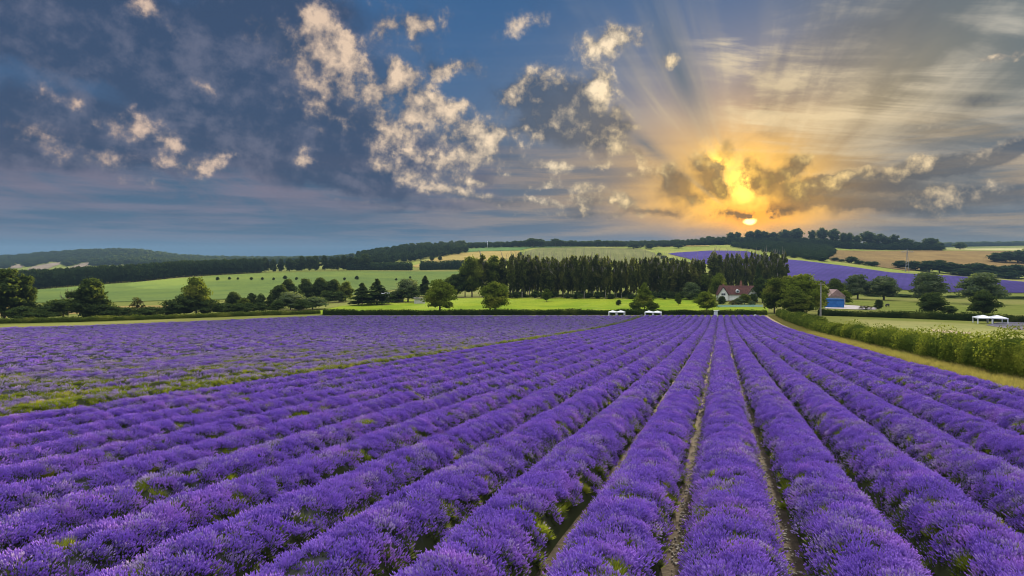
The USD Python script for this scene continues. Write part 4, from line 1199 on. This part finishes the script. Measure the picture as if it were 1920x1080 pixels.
# ------------------------------------------------------------------ far hedgerows, crest trees and woods
tree('darkround', 810, 490, 480.5, 9, 'left of two small round trees at the corner of the stubble field', near=800)
tree('darkround', 825, 489, 479.5, 9, 'right of two small round trees at the corner of the stubble field', near=800)
hedge('thicket', [at_depth(x, 846)[:2] for x in (652, 690, 730, 772)], 16, 8.6, LOOKS['far'], 'dark trimmed thicket left of the gap into the stubble field', 'thicket', density=1.0, leaf=1.0, lump=.10, lump_len=22, seed=41)
hedge('thicket', [at_depth(x, 850)[:2] for x in (788, 820, 860, 905)], 16, 10.0, LOOKS['far'], 'dark trimmed thicket right of the gap into the stubble field', 'thicket', density=1.0, leaf=1.0, lump=.10, lump_len=22, seed=42)
HEAD = [(497, 508, 483, 12), (512, 509, 487, 9), (527, 508, 485, 9), (543, 508, 484, 12), (556, 508, 486, 10), (566, 508, 480, 12), (580, 508, 481, 11), (592, 508, 480, 12), (609, 508, 479, 11), (622, 508, 482, 10), (634, 508, 482, 10), (645, 508, 479, 12), (656, 508, 481, 12), (668, 507, 483, 12), (684, 506, 476, 15)]
for x, b, t, w in HEAD:
    tree('ragged', x, 0, t, w * 1.5, f'tall slim tree at the head of the green slope, {NTH[sorted(q[0] for q in HEAD).index(x)]} from the left', 'tree', group='tall trees at the head of the green slope', d=845)
CREST = [(1000, 447, 26), (966, 451, 14), (976, 451, 12), (985, 451, 14), (1016, 450, 13), (1042, 447, 18), (1070, 451, 15), (1090, 452, 12), (1104, 453, 13), (1120, 450, 17), (1137, 451, 14), (1155, 452, 14), (1012, 448, 15), (1052, 450, 13)]
for x, t, w in CREST:
    tree('crest', x, 0, t, w * 1.15, f'rounded tree on the crest above the cut hay field, {NTH[sorted(q[0] for q in CREST).index(x)]} from the left', 'tree', group='trees on the crest above the hay field', d=1290)
BIG = [(1330, 442.5, 15), (1371, 436, 15), (1383, 435, 13), (1406, 433, 19), (1422, 431, 14), (1433, 433, 14), (1449, 435, 20), (1473, 431, 20), (1495, 428, 24), (1523, 431, 14), (1541, 428, 18), (1563, 429, 22), (1582, 436, 14), (1592, 437, 13), (1606, 441, 14), (1628, 433, 26), (1648, 439, 22), (1663, 444, 14), (1677, 439, 16), (1697, 447, 24), (1718, 453, 20), (1743, 446, 30)]
WORDS = ['dome shaped tree at the left end of the hilltop grove', 'slim pointed tree left under the sun on the hilltop', 'pointed tree close to the slim one under the sun', 'round hilltop tree right below the sun', 'thin tall hilltop tree just right of the sun', 'tall hilltop tree, second right of the sun', 'low rounded hilltop tree between two tall ones right of the sun', 'broad hilltop tree left of the flat topped one', 'flat topped broad hilltop tree', 'slim hilltop tree right of the flat topped one', 'tall lone oval hilltop tree with gaps on both sides', 'leaning forked hilltop tree right of the lone oval one', 'small pointed hilltop tree, first right of the forked tree', 'small pointed hilltop tree, second right of the forked tree', 'low hilltop tree left of the massive one', 'massive hilltop tree, biggest on the right part of the crest', 'broad hilltop tree right of the massive one', 'low round hilltop tree between the broad one and the umbrella tree', 'umbrella shaped hilltop tree on a thin stem', 'wide low hilltop tree right of the umbrella tree', 'lowest hilltop tree in the dip before the last one', 'last spreading hilltop tree at the right end of the grove']
for (x, t, w), words in zip(BIG, WORDS):
    tree('crest', x, 0, t, w * 1.15, words, d=1330)
tree('far', 1188, 0, 455, 26, 'dark round tree at the top right corner of the hay field', d=1230)
tree('far', 1219, 0, 456, 20, 'dark round tree right of the corner of the hay field', d=1220)
tree('far', 1272, 0, 458, 18, 'dark round tree at the top of the far lavender field', d=1240)
tree('far', 1800, 0, 455, 20, 'dark tree on the right skyline above the tan field', d=1400)
ROWB = [(1566, 483, 14, 930), (1578, 486, 12, 920), (1597, 481, 20, 915), (1612, 489, 18, 905), (1628, 490, 18, 895), (1640, 490, 14, 890), (1687, 489, 26, 900), (1716, 489, 30, 890), (1742, 489, 32, 885), (1762, 488, 30, 880), (1788, 492, 34, 875), (1815, 495, 34, 872), (1838, 494, 34, 868), (1860, 497, 32, 865), (1885, 498, 36, 862), (1910, 497, 36, 860), (1935, 499, 36, 860), (1800, 503, 30, 862), (1850, 507, 34, 850), (1890, 510, 34, 848)]
for i, (x, t, w, dd) in enumerate(ROWB):
    tree('far', x, 0, t, w * 1.1, f'rounded bush in the hedgerow above the purple slope, {NTH[sorted(q[0] for q in ROWB).index(x)]} from the left', 'bush', 'bush', group='hedgerow bushes above the purple slope', d=dd)
for i, (x, t, w) in enumerate([(1868, 474, 26), (1886, 472, 30), (1908, 469, 34), (1930, 466, 36)]):
    tree('far', x, 0, t, w, f'dark bush in the thicket at the right end of the tan field, {NTH[i]}', 'bush', 'bush', group='thicket bushes in the tan field', d=1120)
tree('far', 975, 0, 473, 10, 'small thin tree at the left corner of the hay field', d=1060)
for i, (x, y, s) in enumerate([(1236, 477, 7), (1245, 483, 8), (1258, 488, 8), (1270, 491, 8), (1288, 495, 9)]):
    tree('far', x, y + 3, y - s * .5, s * 1.6, f'bush in the hedge between hay field and far lavender, {NTH[i]} from the left', 'bush', 'bush', group='hedge bushes left of the far lavender', near=700)

FAR_KINDS = [f'/World/wood_trees/{n}' for n in ('far_0', 'far_1', 'far_2')]


def wood(name, label, spots, height, wide, seed=0, jitter=.25):
    """A wood that reads as one mass: many trees on the given x, y spots."""
    r = np.random.default_rng(seed)
    XY = np.array(spots)
    root = '/World/' + numbered(name)
    pi = UsdGeom.PointInstancer.Define(stage, root)
    tag(pi.GetPrim(), label, 'wood', kind='stuff')
    for v in range(3):
        p = UsdGeom.Xform.Define(stage, f'{root}/tree_{v}')
        p.GetPrim().GetReferences().AddInternalReference(f'/World/kinds/far_{v}')
    n = len(XY)
    h = height * r.uniform(1 - jitter, 1 + jitter, n)
    w = wide * r.uniform(.8, 1.3, n)
    instancer(root, [f'{root}/tree_{v}' for v in range(3)], np.column_stack([XY, ground(XY[:, 0], XY[:, 1]) - .3]), r.integers(0, 3, n), r.uniform(0, 6.28, n), np.column_stack([w, w, h]), 'stuff')


def spots_in(px0, px1, d0, d1, gap, seed, test=None):
    r = np.random.default_rng(seed)
    out = []
    d = d0
    while d <= d1:
        for px in np.arange(px0, px1, gap / d * F):
            q = px + r.uniform(-.4, .4) * gap / d * F
            e = d + r.uniform(-.4, .4) * gap
            if test is None or test(q, e):
                out.append(((q - 960) / F * e, e))
        d += gap
    return out


yy_ = lambda p, d: HY + (EYE - float(ground((p - 960) / F * d, d))) / d * F
STRIPS = [Polygon(q) for q in ([(15, 504), (40, 503), (48, 496), (22, 497)], [(50, 506), (82, 508), (100, 500), (125, 492), (95, 494), (62, 500)], [(112, 508), (150, 505), (165, 500), (173, 491), (150, 495), (128, 503)])]
belt = [(px, np.interp(px, [-300, 60, 250, 350, 480, 500], [560, 590, 660, 730, 800, 815])) for px in range(-300, 492, 4)]
r = np.random.default_rng(77)
wood('wood', 'dense dark wood belt along the left head of the green slope', [((px + r.uniform(-3, 3) - 960) / F * (d + q), d + q) for px, d in belt for q in (2, 14, 28, 44, 60)], 15.5, 9.5, 5, .16)
wood('wood', 'blue-green woods covering the distant rounded hill', [s for s in spots_in(-420, 660, 1750, 2750, 30, 6, lambda p, d: not any(q.intersects(LineString([(p, yy_(p, d) - 5), (p, yy_(p, d) + .5)])) for q in STRIPS))], 15, 28, 6)
wood('wood', 'dark wood climbing the spur left of the stubble field', [s for s in spots_in(676, 872, 900, 1480, 13, 7, lambda p, d: (lambda y: 455 < y < 520 and (y < np.interp(p, [676, 780, 830, 872], [500, 490, 482, 476])) and y > np.interp(p, [676, 720, 760, 872], [470, 466, 462, 462]) and not (810 < p < 868 and 466 < y < 470))(HY + (EYE - float(ground((p - 960) / F * d, d))) / d * F))], 13, 12, 7)
wood('wood', 'dark wood band on the skyline above the stubble and hay fields', [s for s in spots_in(770, 1380, 1310, 1420, 11, 8)], 9.5, 12, 8)
wood('wood', 'dark undergrowth and lower trees of the hilltop grove', [s for s in spots_in(1320, 1765, 1300, 1380, 10, 9)], 12, 13, 9, .3)
wood('wood', 'scrub wood on the slope below the hilltop grove', [s for s in spots_in(1380, 1568, 900, 1290, 12, 10, lambda p, d: (lambda y: y < np.interp(p, [1380, 1420, 1450, 1500, 1560], [466, 470, 480, 486, 494]) - 1 and y > 457 and p < np.interp(y, [458, 470, 480, 492], [1545, 1566, 1560, 1540]))(HY + (EYE - float(ground((p - 960) / F * d, d))) / d * F))], 7, 12, 10)
wood('wood', 'far wooded ridge on the right skyline', [s for s in spots_in(1740, 2350, 2350, 2700, 24, 11)], 15, 26, 11)

# ------------------------------------------------------------------ built things
WHITE = plain('white_canvas', (.66, .67, .70), .8)
WALL = two_tone('whitewash', (.66, .66, .64), (.76, .76, .74), 1.5)
TILE = two_tone('roof_tiles', (.050, .024, .022), (.095, .042, .036), 1.2)
BRICK = two_tone('brick', (.20, .09, .06), (.28, .13, .09), 2.5)
GLASS = plain('window_glass', (.03, .04, .05), .1, .5)
BLUE = two_tone('blue_sheet', (.022, .10, .30), (.032, .13, .36), .7)
TURQ = plain('turquoise_paint', (.30, .50, .50), .6)
TIMBER = two_tone('grey_timber', (.20, .19, .17), (.30, .28, .25), 3.0)
STEEL = plain('grey_steel', (.22, .24, .27), .5)
PINK = two_tone('old_roof', (.20, .13, .12), (.26, .18, .16), 1.0)


def canopy(px, base, width_px, label, tall=.60, d=None):
    p = at_depth(px, d) if d else along(px, base)
    k = p[1] / F
    w = width_px * k
    h = w * tall
    o = thing('canopy', label, 'canopy', p, -17.0)
    for sx in (-1, 1):
        for sy in (-1, 1):
            part(o, 'leg', box(.24, .24, h, (sx * w * .455, sy * w * .455, h / 2)), WHITE)
    e = w / 2
    V = np.array([(-e, -e, h), (e, -e, h), (e, e, h), (-e, e, h), (0, 0, h + w * .17)])
    V2 = V.copy()
    V2[:, 2] -= .05
    f = [[0, 1, 4], [1, 2, 4], [2, 3, 4], [3, 0, 4]]
    part(o, 'roof', trimesh.Trimesh(np.vstack([V, V2]), f + [[c + 5 for c in t[::-1]] for t in f], process=False), WHITE)
    t = .03
    ms = []
    for a in range(4):
        q = box(w, t, .26, (0, -e + t / 2 - .004, h - .135 + .012))
        q.apply_transform(trimesh.transformations.rotation_matrix(a * math.pi / 2, [0, 0, 1]))
        part(o, 'valance', q, WHITE)
    return o


canopy(1149, 592.0, 15.2, 'left white pop-up canopy of the pair left of the cone shaped tree', d=231)
canopy(1164, 592.0, 15.2, 'right white pop-up canopy of the pair left of the cone shaped tree', d=231)
canopy(1217, 592.6, 15.6, 'left white pop-up canopy of the pair below the cone shaped tree', d=229)
canopy(1232.5, 593.0, 15.6, 'right white pop-up canopy of the pair below the cone shaped tree', d=228)
canopy(1843, 606, 27, 'left white pop-up canopy of the lone pair at the right meadow', .42, d=188)
canopy(1870, 607, 27, 'right white pop-up canopy of the lone pair at the right meadow', .42, d=186)

# white kiosk at the end of the rows
p = at_depth(1342, 228)
o = thing('kiosk', 'tall white kiosk with a tilted roof at the end of the lavender rows', 'kiosk', p, -17)
part(o, 'cabin', box(1.2, 1.2, 2.1, (0, 0, 1.05)), WHITE)
rf = box(1.9, 1.5, .10, (0, 0, 0))
rf.apply_transform(trimesh.transformations.rotation_matrix(-.14, [0, 1, 0]))
rf.apply_translation((.2, 0, 2.26))
part(o, 'roof', rf, WHITE)
part(o, 'door', box(.7, .04, 1.7, (0, -.62, .9)), plain('pale_door', (.55, .6, .66), .7))
part(o, 'hatch', box(.04, .7, .7, (.622, 0, 1.35)), plain('hatch_grey', (.45, .47, .5), .7))
p = at_depth(1416, 226)
o = thing('marker', 'small white marker tub at the far end of the lavender rows', 'tub', p)
part(o, 'tub', trimesh.creation.cylinder(radius=.28, height=.9, sections=12).apply_translation((0, 0, .5)), WHITE)
part(o, 'lid', trimesh.creation.cylinder(radius=.31, height=.08, sections=12).apply_translation((0, 0, .99)), WHITE)

# the cottage
p = at_depth(1381, 338)
o = thing('cottage', 'white gabled cottage with long red-brown tiled roof and brick chimney', 'house', (p[0], p[1], p[2] + .6), -9)
W_, E_, R_ = 19.0, 3.2, 7.4


def prism(pts, y0, y1):
    """A solid whose x-z outline pts runs from y0 to y1."""
    n = len(pts)
    V = np.array([(x, y0, z) for x, z in pts] + [(x, y1, z) for x, z in pts])
    F_ = [[0, k, k + 1] for k in range(1, n - 1)] + [[n, n + k + 1, n + k] for k in range(1, n - 1)]
    for k in range(n):
        a, b = k, (k + 1) % n
        F_ += [[a, a + n, b + n], [a, b + n, b]]
    m = trimesh.Trimesh(V, F_, process=False)
    m.fix_normals()
    return m


part(o, 'foundation', box(W_ + .1, 7.1, 2.6, (0, 0, -1.35)), BRICK)
part(o, 'wall', box(W_, 7.0, E_, (0, 0, E_ / 2)), WALL)
V = np.array([(-W_ / 2 - .4, -3.9, E_ - .3), (W_ / 2 + .4, -3.9, E_ - .3), (W_ / 2 + .4, 3.9, E_ - .3), (-W_ / 2 - .4, 3.9, E_ - .3), (-W_ / 2 + 1.0, 0, R_), (W_ / 2 - 1.0, 0, R_)])
m = trimesh.Trimesh(V, [[0, 1, 5], [0, 5, 4], [2, 3, 4], [2, 4, 5], [3, 0, 4], [1, 2, 5], [0, 3, 2], [0, 2, 1]], process=False)
rf = part(o, 'roof', m, TILE)
for sx, wd, pk, half in ((-7.2, 4.6, 6.9, False), (7.0, 5.0, 6.6, True)):
    part(o, 'gable', prism([(sx - wd / 2, 0), (sx + wd / 2, 0), (sx + wd / 2, 3.0), (sx, pk - .35), (sx - wd / 2, 3.0)], -5.2, -.5), WALL)
    for s in (-1, 1):
        a = np.array([sx + s * (wd / 2 + .45), 2.55])
        b = np.array([sx, pk])
        q = np.array([-(b - a)[1], (b - a)[0]])
        q = q / np.linalg.norm(q) * .16 * (-s)
        part(o, 'gable_roof', prism([tuple(a), tuple(b), tuple(b + [0, .2]), tuple(a + [s * .1, .18])], -5.6, -.4), TILE)
    f = part(o, 'window', box(1.9, .06, .95, (sx, -5.23, 3.15)), GLASS)
    usdkit.mesh(stage, f'{f.GetPath()}/frame', join(box(.08, .1, .95, (sx, -5.25, 3.15)), box(2.0, .1, .08, (sx, -5.252, 3.66)), box(2.0, .1, .08, (sx, -5.252, 2.64))), WHITE)
    w2 = part(o, 'window', box(1.5, .06, 1.0, (sx, -5.23, 1.3)), GLASS)
    usdkit.mesh(stage, f'{w2.GetPath()}/frame', join(box(.08, .1, 1.0, (sx, -5.25, 1.3)), box(1.6, .1, .08, (sx, -5.252, 1.84))), WHITE)
part(o, 'dormer', prism([(-.8, 4.0), (.8, 4.0), (.8, 5.0), (0, 5.7), (-.8, 5.0)], -3.3, -1.0), WHITE)
part(o, 'window', box(1.0, .05, .7, (0, -3.33, 4.6)), GLASS)
part(o, 'door', box(1.0, .06, 2.0, (1.2, -3.53, 1.0)), plain('door_green', (.05, .10, .08), .5))
ch = part(o, 'chimney', box(1.0, .9, 2.4, (2.2, .3, 8.1)), BRICK)
usdkit.mesh(stage, f'{ch.GetPath()}/pot', join(*[trimesh.creation.cylinder(radius=.16, height=.6, sections=8).apply_translation((2.2 + s, .3, 9.55)) for s in (-.25, .25)]), BRICK)
part(o, 'chimney', box(.8, .8, 1.8, (-6.3, 1.2, 7.2)), BRICK)

# pale turquoise fence before the cottage garden
a, b = along(1344, 577), along(1430, 576.5)
L = np.linalg.norm((b - a)[:2])
o = thing('fence', 'low pale turquoise board fence along the cottage garden', 'fence', a, math.degrees(math.atan2(b[1] - a[1], b[0] - a[0])))
n = 10
sl = (b[2] - a[2]) / L
for i in range(n + 1):
    part(o, 'post', box(.10, .10, 1.3, (L * i / n, .07, .62 + sl * L * i / n)), TURQ)
for i in range(n):
    for z in (.35, .68, 1.01):
        part(o, 'rail', box(L / n - .02, .04, .24, (L * (i + .5) / n, 0, z + sl * L * (i + .5) / n)), TURQ)

# the blue shed and its neighbour
p = along(1567, 577)
o = thing('shed', 'bright blue metal shed on the pale gravel yard', 'shed', p, -6)
k = p[1] / F
w, h = 30 * k, 16.0 * k
part(o, 'wall', box(w, 6, h * .92, (0, 3, h * .46)), BLUE)
m = prism([(-w / 2 - .1, h * .92), (w / 2 + .1, h * .92), (w / 2 + .1, h), (-w / 2 - .1, h * 1.03)], -.15, 6.15)
part(o, 'roof', m, BLUE)
for i in range(3):
    part(o, 'door', box(w * .30, .08, h * .80, (w * (i - 1) * .325, -.042, h * .41)), BLUE)
p = at_depth(1562, 330)
o = thing('barn', 'small barn with faded pinkish roof behind the blue shed', 'barn', p, 10)
part(o, 'wall', box(9, 6, 4.2, (0, 0, 2.1)), TIMBER)
part(o, 'roof', prism([(-4.8, 4.1), (4.8, 4.1), (0, 7.6)], -3.3, 3.3), PINK)
p = at_depth(733, 330)
o = thing('barn', 'low barn with pale white roof half hidden behind the conifers', 'barn', p, 14)
part(o, 'wall', box(12, 6, 2.9, (0, 0, 1.45)), TIMBER)
m = trimesh.Trimesh(np.array([(-6.3, -3.4, 2.8), (6.3, -3.4, 2.8), (6.3, 0, 4.6), (-6.3, 0, 4.6), (6.3, 3.4, 2.8), (-6.3, 3.4, 2.8)]), [[0, 1, 2], [0, 2, 3], [3, 2, 4], [3, 4, 5], [0, 3, 5], [1, 4, 2], [0, 5, 4], [0, 4, 1]], process=False)
part(o, 'roof', m, plain('white_sheet', (.72, .73, .74), .6))
p = at_depth(787, 318)
o = thing('lean_to', 'small pale hut beside the left light green tree', 'hut', p, 4)
part(o, 'wall', box(5, 3, 2.4, (0, 0, 1.2)), plain('pale_boards', (.50, .47, .42), .8))
part(o, 'roof', prism([(-2.8, 2.3), (2.8, 2.3), (2.8, 2.5), (-2.8, 2.9)], -1.8, 1.8), TIMBER)

# utility pole
p = along(1538.5, 607.5)
k = p[1] / F
h = 78 * k
o = thing('utility_pole', 'tall grey timber utility pole rising out of the verge hedge', 'utility pole', p, 20)
part(o, 'pole', rod((0, 0, -.3), (.15, 0, h), .26, .17, 10), TIMBER)
part(o, 'crossarm', box(2.0, .14, .14, (.14, -.21, h - .55)), TIMBER)
for s in (-.8, 0, .8):
    part(o, 'insulator', trimesh.creation.cylinder(radius=.06, height=.24, sections=8).apply_translation((.14 + s, -.21, h - .36)), plain('insulator_brown', (.16, .10, .07), .3) if s == -.8 else '/World/Looks/insulator_brown')

# pylon on the far slope
p = at_depth(1701, 848)
k = p[1] / F
h = 44 * k
o = thing('pylon', 'grey power line mast with wide crossarm beside the far hedgerow', 'pylon', p)
for s in (-1, 1):
    part(o, 'leg', rod((s * 2.4, 0, -.5), (s * .5, 0, h * .82), .34, .22), STEEL)
part(o, 'mast', rod((0, 0, h * .80), (0, 0, h), .40, .22), STEEL)
part(o, 'crossarm', join(rod((-8, 0, h * .86), (8, 0, h * .86), .26), rod((-8, 0, h * .86), (0, 0, h * .95), .14), rod((8, 0, h * .86), (0, 0, h * .95), .14)), STEEL)
for i in range(5):
    z0, z1 = h * .14 * i + .1 * h, h * .14 * (i + 1) + .1 * h
    w0, w1 = 2.4 - 1.9 * z0 / (h * .82), 2.4 - 1.9 * z1 / (h * .82)
    part(o, 'brace', rod((-w0, 0, z0), (w1, 0, z1), .12, sides=4), STEEL)

# white masts on the skyline
for px, d, top, w, words in ((781, 1300, 459.5, 2.2, 'white square mast standing before trees on the left spur'), (914, 1330, 454, 1.3, 'thin white mast on the skyline above the stubble field')):
    p = at_depth(px, d)
    h = HY + (EYE - p[2]) / (d / F) - top
    h = h * d / F
    o = thing('mast', words, 'mast', p)
    part(o, 'shaft', box(w, w, h, (0, 0, h / 2)), WHITE)
    part(o, 'head', box(w * 1.5, w * 1.5, h * .12, (0, 0, h * 1.06)), WHITE)

# black cow grazing
p = along(1664, 575.5)
o = thing('cow', 'black cow grazing on the meadow right of the small dark tree', 'cow', p, 200)
import manifold3d


def limb(pts):
    out = manifold3d.Manifold()
    for (a, ra), (b, rb) in zip(pts[:-1], pts[1:]):
        s = [manifold3d.Manifold.sphere(r_, 12).translate(c) for c, r_ in ((a, ra), (b, rb))]
        out = out + manifold3d.Manifold.batch_hull(s)
    return out


body = limb([((-.75, 0, 1.12), .36), ((-.2, 0, 1.02), .42), ((.45, 0, 1.08), .40), ((.8, 0, 1.15), .26), ((1.15, 0, .78), .18), ((1.35, 0, .42), .15), ((1.52, 0, .22), .09)])
for sy in (-1, 1):
    body = body + limb([((.55, sy * .2, .95), .18), ((.58, sy * .2, .5), .10), ((.55, sy * .2, .06), .075)])
    body = body + limb([((-.75, sy * .2, 1.0), .24), ((-.62, sy * .2, .66), .13), ((-.86, sy * .2, .46), .09), ((-.80, sy * .2, .06), .075)])
    body = body + limb([((1.22, sy * .1, .62), .05), ((1.12, sy * .34, .62), .05)])
body = body + limb([((-1.05, 0, 1.3), .05), ((-1.16, 0, .7), .03), ((-1.15, 0, .45), .05)])
mm = body.to_mesh()
part(o, 'body', trimesh.Trimesh(mm.vert_properties[:, :3], mm.tri_verts), plain('black_coat', (.016, .014, .013), .7), smooth=True)

# ------------------------------------------------------------------ the air
def build_air():
    g = Graph()
    v = g.add('principled_volume', 'volume', color=(.34, .56, .85), density=.00005, anisotropy=.0)
    m = g.done('/World/Looks/haze', volume=v)
    b = box(9900, 4500, 127, (0, 2148, 56.6))
    solid('haze', b, m, 'thin blue haze lying over the valley and the far hills', kind='stuff')


build_air()
